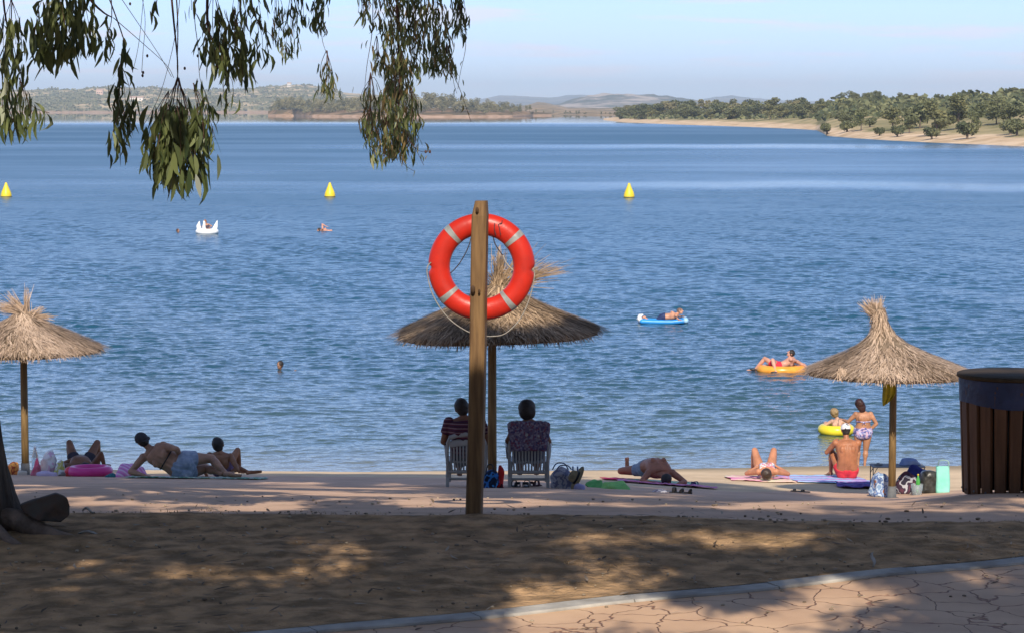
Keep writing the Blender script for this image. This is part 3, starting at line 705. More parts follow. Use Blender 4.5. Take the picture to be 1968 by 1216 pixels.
m_black = mat('black_plastic', (.015,.015,.018), (.03,.03,.033), rough=.5)

PY_ = 17.6
pb = Gpix(911, 990, 17, 18); pt = P(924.5, 391, PY_)
base = empty('wooden_post', pb)
tag(base, 'tall square timber post holding the red lifebuoy', 'post')
mbp = MB(); h = .055; n = 26; V = []; Fc = []
top = pt-pb
for i in range(n+1):
    t = -.02+1.02*i/n; c = top*max(t, -.02)+Vector((.004*math.sin(t*5), 0, 0)); s = h*(1-.03*t)
    if i == n: s = h*.72; c = top+Vector((.003,0,.018))
    ring = [(-s,-s*.8),(-s*.8,-s),(s*.8,-s),(s,-s*.8),(s,s*.8),(s*.8,s),(-s*.8,s),(-s,s*.8)]
    for x, y in ring:
        a = R(-10); V.append(c+Vector((x*math.cos(a)-y*math.sin(a), x*math.sin(a)+y*math.cos(a), 0)))
for i in range(n):
    for k in range(8): Fc.append((i*8+k, i*8+(k+1)%8, i*8+8+(k+1)%8, i*8+8+k))
Fc.append(tuple(n*8+k for k in range(8)))
mbp.add(V, Fc).build('timber', m_timber, base, smooth=False)
kn_ = MB()
for (px, py, r_) in ((917,404,.012),(909,556,.016),(921,560,.009)):
    q = P(px, py, PY_-.066)-pb; kn_.ell(q, (r_, .006, r_*1.7), n=10, m=6)
kn_.build('knot', mat('timber_knot', (.07,.035,.015), (.05,.025,.01)), base)
Matrix_R = lambda z: Matrix.Rotation(z, 3, 'Z')

YB = PY_+.155
bc = P(925.5, 513, YB); sB = (Vector(P(926.5,513,YB))-bc).length
Ro, ri = 103*sB, 61*sB; Rm, rm = (Ro+ri)/2, (Ro-ri)/2
bu = empty('lifebuoy', bc, R(-3)); tag(bu, 'orange red lifebuoy ring with grey reflective bands hanging on the timber post', 'lifebuoy')
AX = Matrix.Rotation(R(90), 3, 'X')      # torus plane faces the camera
bu_ = MB(); Vt = []; 
def notch(a):
    d = 0
    for an in (R(181), R(-3)): x = (a-an+math.pi)%(2*math.pi)-math.pi; d += .34*math.exp(-(x/.045)**2)
    return d
n_, m_ = 120, 20
for i in range(n_):
    a = 2*math.pi*i/n_; dn = notch(a)
    for k in range(m_):
        b = 2*math.pi*k/m_; cb = math.cos(b); r_ = rm*(1-dn*max(0, cb)); q = Rm+r_*cb
        Vt.append(AX @ Vector((q*math.cos(a), q*math.sin(a), rm*.8*math.sin(b))))
Ft = [(i*m_+k, ((i+1)%n_)*m_+k, ((i+1)%n_)*m_+(k+1)%m_, i*m_+(k+1)%m_) for i in range(n_) for k in range(m_)]
bu_.add(Vt, Ft).build('ring', m_red, bu)
for px, py in ((870.8,450.2),(988,458.8),(861,567.4),(978,578.5)):
    a = math.atan2(-(py-513), px-925.5); Vt = []; nn = 8; hw = .062
    for i in range(nn+1):
        aa = a-hw+2*hw*i/nn
        for k in range(m_):
            b = 2*math.pi*k/m_; q = Rm+(rm+.0015)*math.cos(b)
            Vt.append(AX @ Vector((q*math.cos(aa), q*math.sin(aa), (rm*.8+.0015)*math.sin(b))))
    Ft = [(i*m_+k, i*m_+m_+k, i*m_+m_+(k+1)%m_, i*m_+(k+1)%m_) for i in range(nn) for k in range(m_)]
    MB().add(Vt, Ft).build('reflective_band', m_tape, bu)
def pxpath(pts, Y, origin, rz=0):
    M = Matrix.Rotation(-rz, 3, 'Z'); out = []
    for p in pts: q = P(p[0], p[1], Y+(p[2] if len(p) > 2 else 0))-origin; out.append(M @ q)
    return out
def smoothpath(pts, k=4):
    pts = [Vector(p) for p in pts]; out = []
    for i in range(len(pts)-1):
        a, b, c, d = pts[max(i-1,0)], pts[i], pts[i+1], pts[min(i+2,len(pts)-1)]
        for j in range(k):
            t = j/k; out.append(.5*((2*b)+(c-a)*t+(2*a-5*b+4*c-d)*t*t+(3*b-a-3*c+d)*t**3))
    return out+[pts[-1]]
rz_ = R(-3)
for pts, mm, r_ in ((((828,505),(822,512),(821,526),(829,560),(845,590),(865,614),(890,632),(915,643),(945,646,.02),(972,640),(1000,612),(1016,578),(1025,545),(1027,522),(1021,517)), m_rope, .0042),):
    MB().tube(smoothpath(pxpath(pts, YB-.03, bc, rz_)), r_, 6).build('grab_rope', mm, bu)
MB().tube(smoothpath(pxpath(((906,456),(898,480),(882,508),(866,525)), YB-.02, bc, rz_)), .004, 6).build('cord_and_rope_shadow', m_cord_shadow, bu)
MB().tube(smoothpath(pxpath(((947,452),(952,470),(967,492)), YB-.02, bc, rz_)), .0045, 6).build('cord_and_rope_shadow', m_cord_shadow, bu)
MB().tube(smoothpath(pxpath(((967,492),(973,506),(990,524)), YB-.02, bc, rz_)), .007, 6).build('white_rope', m_rope, bu)
for pts in (((951,429),(950,440),(953,452)),((958,431),(960,441),(962,452)),((965,424),(964,429),(960,430))):  # short dark tubes standing in for rope shadows and marks on the ring
    MB().tube(smoothpath(pxpath(pts, YB-.073, bc, rz_)), .003, 5).build('cord_and_rope_shadow', m_cord_shadow, bu)

# ================================================================== THATCHED UMBRELLAS
m_straw = mat('straw', (.15,.105,.065), (.60,.45,.33), attr=True, rough=.9, spec=.2, lo=0, hi=1, c3=(.40,.29,.205))
m_strawbase = mat('straw_base', (.24,.175,.115), (.14,.10,.065), scale=20, rough=1, bump=.02, bscale=60, stretch=(1,1,.3))
m_strawdark = mat('straw_dark', (.11,.075,.047), (.56,.40,.26), attr=True, rough=.95, spec=.1, lo=0, hi=1, c3=(.27,.19,.12))  # darker, browner straw for the middle parasol
def umbrella(px, Y, base_py, eave_py, prof, tufts, label, mst, lean=0, seed=1, pole_px=13, top_dx=0, nstr=9000, sleeve=True, sag=None, eave_dx=0):
    s = F/Y; g = G(px, Y); zb = g.z
    e = empty('straw_parasol', g); tag(e, label, 'parasol', 'straw parasols along the beach')
    r = np.random.default_rng(seed)
    ze = P(px, eave_py, Y).z-zb
    # profile: list of (radius px, py)
    pr = [(a/s, P(px, b, Y).z-zb) for a, b in prof]         # from apex (small r) to eave
    rr_ = np.array([p[0] for p in pr]); zz_ = np.array([p[1] for p in pr])
    def centre(z): k = max(0, (z-ze)/(zz_[0]-ze)); return Vector((eave_dx/s*(1-k)+top_dx/s*k, 0, 0))
    pl = MB(); pw = pole_px/2/s
    pl.tube([(0,0,-.1),(0,0,ze*.5),(lean/s,0,ze+.12)], [pw*1.05, pw, pw*.95], 14, cap=False)
    pl.build('pole', m_pole, e)
    if sleeve:
        MB().lathe([(pw*2.0,-.05),(pw*2.0,.010),(pw*1.25,.012),(pw*1.2,.20),(pw*1.02,.205)], n=20).build('base_sleeve', m_metal, e)
    # shell
    nA = 48; V = []; Fc = []; P2 = list(zip(rr_, zz_))
    P2.append((rr_[-1]*1.0, zz_[-1]-.10)); P2.append((rr_[-1]*.9, zz_[-1]-.11)); P2.append((.08, zz_[0]-.35 if zz_[0]-.35 > ze else ze+.1))
    ph = r.uniform(0, 6.28, 4)
    def wob(a, z): 
        k = .035*math.sin(3*a+ph[0])+.025*math.sin(5*a+ph[1])+.015*math.sin(9*a+ph[2]); return 1+k
    for q, z in P2:
        for k in range(nA):
            a = 2*math.pi*k/nA; c = centre(z); w_ = wob(a, z)
            V.append(c+Vector((q*math.cos(a)*w_, q*math.sin(a)*w_, z+(sag(a)*(q/rr_[-1])**2 if sag else 0))))
    for i in range(len(P2)-1):
        for k in range(nA): Fc.append((i*nA+k, i*nA+(k+1)%nA, (i+1)*nA+(k+1)%nA, (i+1)*nA+k))
    roof = MB().add(V, Fc).build('thatch_roof', m_strawbase, e)
    # straw blades laid down the slope (own part)
    Vs = []; T = []
    cum = np.concatenate([[0], np.cumsum(np.hypot(np.diff(rr_), np.diff(zz_)))])
    area = np.concatenate([[0], np.cumsum((rr_[1:]+rr_[:-1])/2*np.diff(cum))])
    for i in range(nstr):
        fringe = i < nstr*.26
        a = r.uniform(0, 6.28)
        if fringe: l = cum[-1]*r.uniform(.90, 1.0)
        else: l = np.interp(r.uniform(0, area[-1]), area, cum)
        q = np.interp(l, cum, rr_); z = np.interp(l, cum, zz_); l2 = min(l+.02, cum[-1]); l1 = l2-.04
        dq = np.interp(l2, cum, rr_)-np.interp(l1, cum, rr_); dz = np.interp(l2, cum, zz_)-np.interp(l1, cum, zz_)
        L_ = math.hypot(dq, dz)+1e-6; dq /= L_; dz /= L_
        w_ = wob(a, z); sg = sag(a)*(q/rr_[-1])**2 if sag else 0
        c = centre(z); ca, sa = math.cos(a), math.sin(a); lift = r.uniform(.003, .028)
        n_r, n_z = -dz, dq
        p0 = c+Vector(((q*w_+n_r*lift)*ca, (q*w_+n_r*lift)*sa, z+sg+n_z*lift))
        d = Vector((dq*ca, dq*sa, dz)); tg = Vector((-sa, ca, 0))
        side = r.normal(0, .28); up_ = abs(r.normal(0, .08))
        nv = Vector((n_r*ca, n_r*sa, n_z))
        if fringe: d = (d*.55+Vector((0, 0, -.75))*r.uniform(.5, 1.2)+nv*.1); 
        d = (d+tg*side+nv*up_).normalized(); Ln = r.uniform(.10, .24) if fringe else r.uniform(.12, .30)
        if fringe: Ln *= .95
        wd = r.uniform(.004, .010); sd = d.cross(nv).normalized()*wd
        p1 = p0+d*Ln; 
        Vs += [p0-sd, p0+sd, p1+sd*.4, p1-sd*.4]
        tv = min(1, max(0, r.normal(.55, .3)+.2*math.sin(a*4+z*6+ph[3]))); T += [tv]*4
    Fq = np.arange(len(Vs)).reshape(-1, 4)
    mesh_obj('straw', Vs, Fq, mst, roof, tintv=T)
    tv_ = []; Tt = []
    for (x0, y0, x1, y1, spread, nb) in tufts:     # bundles in px
        b0 = P(x0, y0, Y)-g; b1 = P(x1, y1, Y)-g; L_ = (b1-b0).length
        for _ in range(nb):
            st = b0+Vector(r.normal(0, .035, 3)); yd = r.normal(0, .25)
            en = b0+(b1-b0)*r.uniform(.55, 1.12)+Vector((r.normal(0, spread)*L_, yd*L_*.8, r.normal(0, spread)*L_))
            md_ = (st+en)/2+Vector((0, 0, .04*L_)); wd = r.uniform(.003, .007); sd = (en-st).cross(Vector((0, 1, .2))).normalized()*wd
            tv_ += [st-sd, st+sd, md_+sd*.8, md_-sd*.8, md_-sd*.8, md_+sd*.8, en+sd*.3, en-sd*.3]; Tt += [r.uniform(.3, 1)]*8
    if tv_: mesh_obj('straw_tuft', tv_, np.arange(len(tv_)).reshape(-1, 4), mst, e, tintv=Tt)
    return e, g, ze, s
uL = umbrella(49, 41.7, 912, 682, [(14,602),(24,610),(45,622),(75,635),(108,650),(140,666)], 
    [(50,606,-6,588,.10,110),(50,606,14,566,.10,55),(50,608,52,556,.08,45),(52,610,98,612,.12,90),(60,606,84,590,.18,45)],
    'straw parasol cut by the left edge, tuft splayed several ways', m_straw, seed=3, pole_px=14, eave_dx=0)
uC = umbrella(946, 32.4, 936, 640, [(22,548),(34,558),(62,575),(100,594),(148,615),(187,632)],
    [(958,556,960,486,.13,130),(958,556,938,525,.2,60),(962,556,1078,518,.06,80),(964,556,1050,500,.16,55),(962,556,1030,540,.2,60),(956,556,990,505,.14,60)],
    'dark straw parasol behind the lifebuoy post', m_strawdark, seed=8, pole_px=17, eave_dx=8, top_dx=12, nstr=11000, sag=lambda a: .03*math.cos(a))
uR = umbrella(1714, 41.0, 958, 716, [(11,592),(12,608),(15,625),(23,642),(42,660),(76,678),(114,694),(150,709)],
    [(1683,612,1660,583,.16,160),(1683,612,1676,578,.12,140),(1686,612,1692,576,.1,90),(1688,620,1690,590,.2,80)],
    'pale straw parasol with a tall leaning tuft and a yellow cloth under it', m_straw, seed=5, pole_px=14, eave_dx=-5, top_dx=-31)
# loose clumps of straw hanging under the right parasol
e, g, ze, s = uR
Vs = []; T = []; r = np.random.default_rng(4)
for x0, y0 in ((1617,712),(1733,716),(1695,716)):
    Vs = []; T = []
    b0 = P(x0, y0, 41.0-(.3 if x0 > 1650 else .9))-g
    for _ in range(90):
        st = b0+Vector(r.normal(0, .03, 3)); en = st+Vector((r.normal(0, .05), r.normal(0, .05), -r.uniform(.05, .16))); sd = Vector((.006, 0, 0))
        Vs += [st-sd, st+sd, en+sd, en-sd]; T += [r.uniform(.4, 1)]*4
    mesh_obj('loose_straw', Vs, np.arange(len(Vs)).reshape(-1, 4), m_straw, e, tintv=T)
# yellow cloth tied to the pole
m_yel = mat('yellow_cloth', (.50,.42,.02), (.36,.29,.015), scale=12, rough=.8, bump=.006, bscale=20)
yc = P(1708, 718, 40.9); V = []; Fc = []
outl = [(1699,1720,714),(1697,1721,724),(1697,1721,735),(1697,1722,746),(1696,1722,756),(1696,1719,766),(1697,1708,777)]
nu = 9
for j, (a, b, py) in enumerate(outl):
    for i in range(nu):
        px = a+(b-a)*i/(nu-1); yy = 40.86+.035*math.sin(i*1.9+j*.4)-.01*j*0
        V.append(P(px, py+ (4-i)*.9*(j/6), yy)-yc)
for j in range(len(outl)-1):
    for i in range(nu-1): k = j*nu+i; Fc.append((k, k+1, k+nu+1, k+nu))
yo = mesh_obj('yellow_cloth', V, Fc, m_yel, loc=yc, smooth=True); tag(yo, 'yellow cloth bag hanging from the right straw parasol pole', 'cloth')
so_ = yo.modifiers.new('s', 'SOLIDIFY'); so_.thickness = .012; yo.modifiers.new('b', 'SUBSURF').levels = 1

# ================================================================== LITTER BIN
m_slat = mat('bin_slat', (.135,.060,.024), (.080,.034,.013), scale=4, stretch=(5,5,.5), rough=.6, bump=.003, bscale=10)
m_lid = mat('bin_lid', (.070,.050,.030), (.045,.032,.020), scale=5, stretch=(.6,6,1), rough=.8, spec=.12)
m_liner = mat('bin_liner', (.018,.035,.10), (.012,.024,.07), scale=9, rough=.4, bump=.01, bscale=16)
YBn = 21.0; gb = G(1940, YBn+.2); sb = F/YBn
bn = empty('litter_bin', gb, R(4)); tag(bn, 'slatted wooden litter bin with a dark blue liner and round lid', 'bin')
Ht = (P(1940, 727, YBn).z-gb.z); Rt, Rb = 95/sb, 86/sb
def rad(z): return Rb+(Rt-Rb)*z/Ht
MB().lathe([(Rb-.05,.06),(Rt-.045,Ht-.03)], n=40).build('inner_drum', m_black, bn)
ns = 20
for k in range(ns):
    a = 2*math.pi*(k+.5)/ns; hwid = 2*math.pi*Rt/ns*.445; V = []
    zs_ = [0.0, .012, Ht*.5, Ht-.05]
    for j, z in enumerate(zs_):
        ww = hwid*(.84+.16*z/Ht)*(.8 if j == 0 else 1)
        for x, y in ((-ww, .0),(-ww*.85, .022),(ww*.85, .022),(ww, .0),(ww, -.012),(-ww, -.012)):
            q = rad(z)+y; V.append((q*math.cos(a)-x*math.sin(a), q*math.sin(a)+x*math.cos(a), z))
    Fc = [(i*6+j, i*6+(j+1)%6, i*6+6+(j+1)%6, i*6+6+j) for i in range(3) for j in range(6)]+[tuple(range(5,-1,-1)), tuple(18+j for j in range(6))]
    sl_ = MB().add(V, Fc).build('slat', m_slat, bn, smooth=False)
    q = rad(.035)+.022
    MB().ell((q*math.cos(a), q*math.sin(a), .04), (.011,.011,.011), n=8, m=6).build('bolt', m_metal, sl_)
nl = 72; V = []; r = random.Random(2)
zt = Ht-.012
low = [Ht-(.235+.012*math.sin(3*2*math.pi*k/nl+1)+.02*math.cos(2*math.pi*k/nl)+.004*r.random()) for k in range(nl)]
for j in range(6):
    for k in range(nl):
        a = 2*math.pi*k/nl; z = zt+(low[k]-zt)*j/5; q = rad(z)+.028+.004*math.sin(k*2.3+j)+.003*math.sin(k*.9)
        V.append((q*math.cos(a), q*math.sin(a), z))
MB().add(V, [(j*nl+k, j*nl+(k+1)%nl, (j+1)*nl+(k+1)%nl, (j+1)*nl+k) for j in range(5) for k in range(nl)]).build('bin_liner', m_liner, bn)
MB().lathe([(Rt-.03,Ht-.012),(Rt+.035,Ht-.008),(Rt+.045,Ht+.0),(Rt+.045,Ht+.022),(Rt+.035,Ht+.028),(Rt*.5,Ht+.030),(.01,Ht+.031)], n=64).build('lid', m_lid, bn)

# ================================================================== YELLOW BUOYS
m_buoyy = mat('buoy_yellow', (.82,.62,.03), (.72,.52,.025), scale=3, rough=.4)
m_alga = mat('waterline_band', (.10,.09,.03), (.16,.14,.05), scale=5, rough=.7)
for px, base_py, lab in ((12,380,'yellow cone buoy floating at the far left edge'),(634,380,'yellow cone buoy floating in the middle, left of the lifebuoy'),(1209,381,'yellow cone buoy floating right of the lifebuoy post')):
    Yw = ywater(base_py-1); c = P(px, base_py-1, Yw); c.z = 0; s = F/Yw
    b = empty('buoy', c); tag(b, lab, 'buoy', 'yellow marker buoys')
    k = 1/s
    MB().lathe([(.05,-.25),(8*k,-.2),(10.2*k,-.02),(10.4*k,1.5*k),(10.2*k,5*k),(8.8*k,10*k),(6.6*k,15*k),(4*k,21*k),(2.6*k,25*k),(2.2*k,27*k),(.6*k,28*k)], n=28).build('float_cone', m_buoyy, b)
    MB().lathe([(10.3*k,-.03),(10.55*k,0),(10.55*k,1.6*k),(10.3*k,1.9*k)], n=28, cap=False).build('waterline_band', m_alga, b)

# ================================================================== EUCALYPTUS AND THE SHADE TREES
m_bark = mat('eucalyptus_bark', (.105,.080,.062), (.035,.027,.022), scale=5, stretch=(3,3,.5), rough=.95, bump=.07, bscale=7, detail=10)
m_root = mat('root_bark', (.30,.22,.17), (.12,.09,.07), scale=6, rough=.95, bump=.03, bscale=14)
m_twig = mat('twig', (.12,.055,.045), (.06,.035,.025), scale=10, rough=.8)
m_leafd = leaf_mat('eucalyptus_leaf', (.050,.075,.027), (.20,.235,.085), tr=.42, rough=.4)
m_leafl = leaf_mat('eucalyptus_leaf_painted_sun', (.085,.115,.045), (.36,.25,.11), tr=.42, rough=.45, c3=(.22,.27,.115))  # paler copy of the leaf colour, with sunlight painted in
class Leaves:
    def __init__(s): s.V = []; s.F = []; s.T = []
    def leaf(s, p, d, L, W, bend, side=None, t=.5):
        d = d.normalized(); sd = (side or Vector((random.gauss(0,1), random.gauss(0,.6), random.gauss(0,.2)))); sd = (sd-d*sd.dot(d)).normalized()
        nrm = d.cross(sd); b = len(s.V); prof_ = ((0,.12),(.2,.75),(.5,1),(.8,.55),(1,.04))
        for u, w_ in prof_:
            c = p+d*L*u+sd*bend*L*(4*u*(1-u))*.25+nrm*bend*L*.1*u
            s.V += [c-sd*W*w_*.5, c+sd*W*w_*.5]
        for i in range(4): s.F.append((b+2*i, b+2*i+1, b+2*i+3, b+2*i+2))
        s.T += [t]*10
EU = {}
root = empty('eucalyptus_tree', G(-60, 16.9)); tag(root, 'big eucalyptus with a dark trunk at the left edge and long drooping leafy branches', 'tree')
ro = Vector(root.location)
# trunk: right outline px 0 @ 790 ... 35 @ 1000
tk = MB()
pts = []; rad_ = []
for cx, py, r_ in ((-84,1036,142),(-82,1012,124),(-80,985,112),(-80,950,104),(-82,900,96),(-86,840,90),(-92,780,88),(-104,600,84),(-120,300,78),(-135,0,70),(-150,-260,62)):
    pts.append(P(cx, py, 16.9)-ro); rad_.append(r_/F*16.9)
tk.tube(pts, rad_, 22, cap=False)
for v in tk.v:      # fluted flare
    a = math.atan2(v.y, v.x-pts[0].x); hgt = max(0, 1-max(v.z, 0)/.5)
    q = 1+.16*hgt**2*math.sin(a*5+.6)+.03*math.sin(a*9+v.z*3)
    c = Vector((pts[0].x, 0, v.z)); dlt = v-c; v.x = c.x+dlt.x*q; v.y = dlt.y*q
tk.build('trunk', m_bark, root)
for k, pth in enumerate((((-30,1010),(20,1000,-.1),(70,1012,-.25),(108,1030,-.3),(150,1040,-.3)), ((-60,1020),(-20,1018,-.3),(15,1034,-.5),(40,1046,-.6)))):
    q = [P(p[0], p[1], 16.9+(p[2] if len(p) > 2 else 0))-ro for p in pth]
    q = [v if i == 0 else Vector((v.x, v.y, float(gz(v.x+ro.x, v.y+ro.y))-ro.z+[.1,.10,.055,.02,-.01][i])) for i, v in enumerate(q)]
    w_ = MB().tube(smoothpath(q), [(.10 if k == 0 else .05)*(1-.045*i) for i in range(len(smoothpath(q)))], 10).wobble(.03, 4, k); w_.build('root', m_root, root)
tw = MB(); Ld = Leaves(); Ll = Leaves(); rl = random.Random(11)
def strand(pth, Y, nleaf, Lpx, Lset, tmax=1, w=3.0, spreadpx=10, start=.25, aspect=.17, big=False, tl=(0,1), droop=.25):
    """a hanging twig through px points with drooping leaves"""
    pp = smoothpath([P(p[0], p[1], Y)+Vector((0, rl.uniform(-.06, .06), 0))-ro for p in pth], 5)
    k = Y/F
    tw.tube(pp, [max(.0018, w*k*.5*(1-.75*i/len(pp))) for i in range(len(pp))], 5, cap=False)
    for _ in range(nleaf):
        u = start+(1-start)*rl.random()**.8; j = min(int(u*(len(pp)-1)), len(pp)-2)
        p = pp[j].lerp(pp[j+1], rl.random())+Vector((rl.gauss(0, spreadpx)*k, rl.gauss(0, spreadpx*1.2)*k, rl.gauss(0, 4)*k))
        d = Vector((rl.gauss(0, droop), rl.gauss(0, droop), -1)); L = Lpx*k*rl.uniform(.65, 1.2)
        Lset.leaf(p, d, L, L*aspect*rl.uniform(.8, 1.25), rl.gauss(0, .55), t=min(1, max(0, rl.gauss(sum(tl)/2, .28))))
def clump(cx, cy, sx, sy, Y, n, Lpx, Lset, ntw=6, aspect=.17, top=None, droop=.25):
    """dense hanging cluster: sub-twigs fan out from the top, leaves along each"""
    top = top or (cx, cy-sy)
    for i in range(ntw):
        ex_ = cx+sx*(2*(i+.5)/ntw-1)*rl.uniform(.75, 1.1); ey_ = cy+sy*rl.uniform(.45, .95)*(1-.35*abs(2*(i+.5)/ntw-1))
        mid = ((top[0]*.35+ex_*.65)+rl.uniform(-4, 4), top[1]*.55+ey_*.45)
        strand([top, mid, (ex_, ey_)], Y+rl.uniform(-.25, .25), n//ntw, Lpx, Lset, w=1.6, spreadpx=sx*.16+3, start=.3, aspect=aspect, droop=droop)
A = 16.0
strand([(2,-90),(8,20),(22,110),(14,190),(28,240)], A, 34, 42, Ld, w=5, spreadpx=9)
strand([(-20,-60),(-6,60),(6,150),(2,235)], A, 40, 44, Ld, w=3, spreadpx=10)
strand([(30,-70),(22,60),(40,140),(55,200),(95,218)], A, 26, 36, Ld, w=2.5, spreadpx=7)
clump(22,60,26,60,A,46,44,Ld,5)
clump(45,210,32,50,A,34,36,Ld,4,top=(38,150))
clump(110,50,52,92,A,170,46,Ld,10,top=(105,-50))
clump(150,40,30,70,A,80,44,Ld,5,top=(150,-50))
strand([(190,-60),(232,60),(241,100),(228,170),(240,225),(225,262)], A, 44, 42, Ld, w=3, spreadpx=6)
clump(236,190,26,52,A,42,40,Ld,4,top=(232,120)); clump(222,262,20,38,A,16,44,Ld,3,top=(232,215)); clump(250,235,12,30,A,6,36,Ld,2,top=(236,215))
strand([(210,-70),(214,30),(206,75),(198,100)], A, 16, 38, Ld, w=2.5, spreadpx=8)
strand([(150,-40),(175,0),(197,24),(215,34)], A, 0, 10, Ld, w=7)
strand([(215,34),(270,80),(320,125),(332,150)], A, 0, 10, Ld, w=1.8)
strand([(222,-20),(300,100),(330,148)], A, 0, 10, Ld, w=1.5)
strand([(322,-90),(332,40),(340,120),(342,160)], A, 0, 10, Ld, w=5.5)
strand([(332,-90),(339,40),(341,130),(344,160)], A, 0, 10, Ld, w=3.5)
strand([(350,-60),(337,60),(318,150),(300,200),(272,250)], A, 2, 30, Ld, w=1.6)
strand([(278,-60),(270,60),(262,110),(256,140)], A, 0, 10, Ld, w=1.2); strand([(262,-60),(280,30),(276,100),(272,140)], A, 0, 10, Ld, w=1.2)
clump(343,262,60,108,A,240,50,Ld,16,top=(342,150),aspect=.19,droop=.2)
clump(338,290,38,66,A,80,46,Ld,8,top=(340,205),aspect=.2,droop=.16)
clump(300,255,22,50,A,36,46,Ld,4,top=(325,175)); clump(400,240,24,60,A,46,44,Ld,5,top=(372,160))
strand([(375,-70),(372,30),(382,90),(386,150),(395,180),(402,205)], A, 16, 36, Ld, w=2, spreadpx=5, start=.55)
strand([(402,-80),(400,30),(408,75),(428,98),(450,150)], A, 6, 32, Ld, w=7)
clump(420,70,28,66,A,70,44,Ld,6,top=(410,-20)); clump(455,108,34,52,A,84,40,Ld,7,top=(450,20))
clump(470,20,34,44,A,50,36,Ld,6,top=(466,-60)); clump(505,80,20,34,A,20,34,Ld,3,top=(496,40))
clump(436,176,16,30,A,12,34,Ld,3,top=(430,130))
strand([(300,-60),(300,0),(288,30)], A, 5, 36, Ld, w=1.6, spreadpx=4); strand([(366,-60),(368,20)], A, 5, 36, Ld, w=2)
strand([(470,-70),(490,30),(520,68),(552,100)], A, 9, 30, Ld, w=2, spreadpx=4, start=.4)
B_ = 20.0
clump(533,52,14,34,B_,46,22,Ll,4,top=(528,-30)); clump(562,72,15,40,B_,60,22,Ld,4,top=(560,-20)); clump(578,20,12,30,B_,30,20,Ld,3,top=(575,-30))
clump(612,20,13,40,B_,80,24,Ld,5,top=(612,-50)); clump(620,52,8,14,B_,14,18,Ll,2,top=(618,25))
strand([(616,40),(620,80),(632,115)], B_, 0, 10, Ld, w=1.6); clump(630,148,18,38,B_,70,26,Ll,6,top=(628,98),aspect=.14)
strand([(716,-30),(716,60),(705,130),(700,190)], B_, 6, 20, Ll, w=2)
strand([(762,-90),(764,60),(768,160),(762,260)], B_, 90, 22, Ll, w=7, spreadpx=9, start=.1)
for cx, cy, sx, sy, n_l, tp, ls in (
    (745,20,38,60,150,(755,-60),Ll),(760,90,34,62,190,(762,10),Ll),(765,150,30,50,150,(765,90),Ll),(755,205,38,50,170,(762,140),Ll),(762,250,40,52,170,(762,190),Ll),
    (715,215,18,55,90,(712,140),Ll),(735,275,20,38,80,(740,225),Ll),(772,275,20,40,90,(770,220),Ll),(795,220,14,40,60,(788,165),Ld),(708,250,10,30,36,(712,205),Ld),
    (812,30,36,60,150,(815,-60),Ll),(845,70,28,62,150,(838,-20),Ll),(835,105,18,38,70,(836,60),Ld),(862,118,16,26,50,(858,85),Ll),(882,25,18,40,70,(880,-50),Ld),(884,50,9,26,24,(884,10),Ld),
    (800,110,16,48,70,(800,40),Ll),(790,40,24,60,110,(790,-40),Ld),(700,6,14,36,44,(698,-60),Ll),(724,110,8,30,20,(724,70),Ll)):
    clump(cx, cy, sx, sy, B_+rl.uniform(-.3, .3), int(n_l*1.05), 23, ls, 6, top=tp, aspect=.17)
for pth in ([(862,70),(868,130),(873,165),(878,180)],[(892,30),(895,90),(885,140),(880,172)],[(870,140),(885,175),(895,205),(905,235)],[(740,200),(720,150),(700,170),(694,188)],[(783,262),(800,290),(815,318)],[(785,270),(805,290),(826,292)],[(768,290),(776,315),(796,330)]):
    strand(pth, B_, 3, 16, Ll, w=1.5, start=.5)
for px, py in ((275,140),(283,108),(274,146),(383,95),(380,108),(417,128),(250,8),(355,132),(88,70),(210,72),(826,292),(818,292)):
    q = P(px, py, A)-ro; tw.ell(q, (.008,.008,.011), n=6, m=4)
tw.build('twigs', m_twig, root)
Lo = mesh_obj('leaves', Ld.V, np.array(Ld.F), m_leafd, root, tintv=Ld.T)
Lo2 = mesh_obj('painted_sun_leaves', Ll.V, np.array(Ll.F), m_leafl, root, tintv=Ll.T)
# boughs above the frame
boughs = MB(); top_t = pts[-1]
def infr(p, m=50):
    if p.y < .5: return False
    a, b = proj(*p); return -m < a < 1968+m and -m < b < 1216+m
for tg_ in ((20,-95,16.0),(110,-90,16.0),(215,-85,16),(330,-95,16),(405,-85,16),(470,-80,16.2),(560,-70,20),(615,-60,20),(712,-80,20),(765,-95,20),(820,-80,20),(882,-70,20)):
    en = P(*tg_)-ro; mid = top_t.lerp(en, .5)+Vector((0, 0, .9)); 
    boughs.tube(smoothpath([top_t, top_t+Vector((.1,0,.6)), mid, en+Vector((0,0,.25)), en], 5), [.14-.0058*i for i in range(21)], 8)
boughs.build('boughs', m_bark, root)

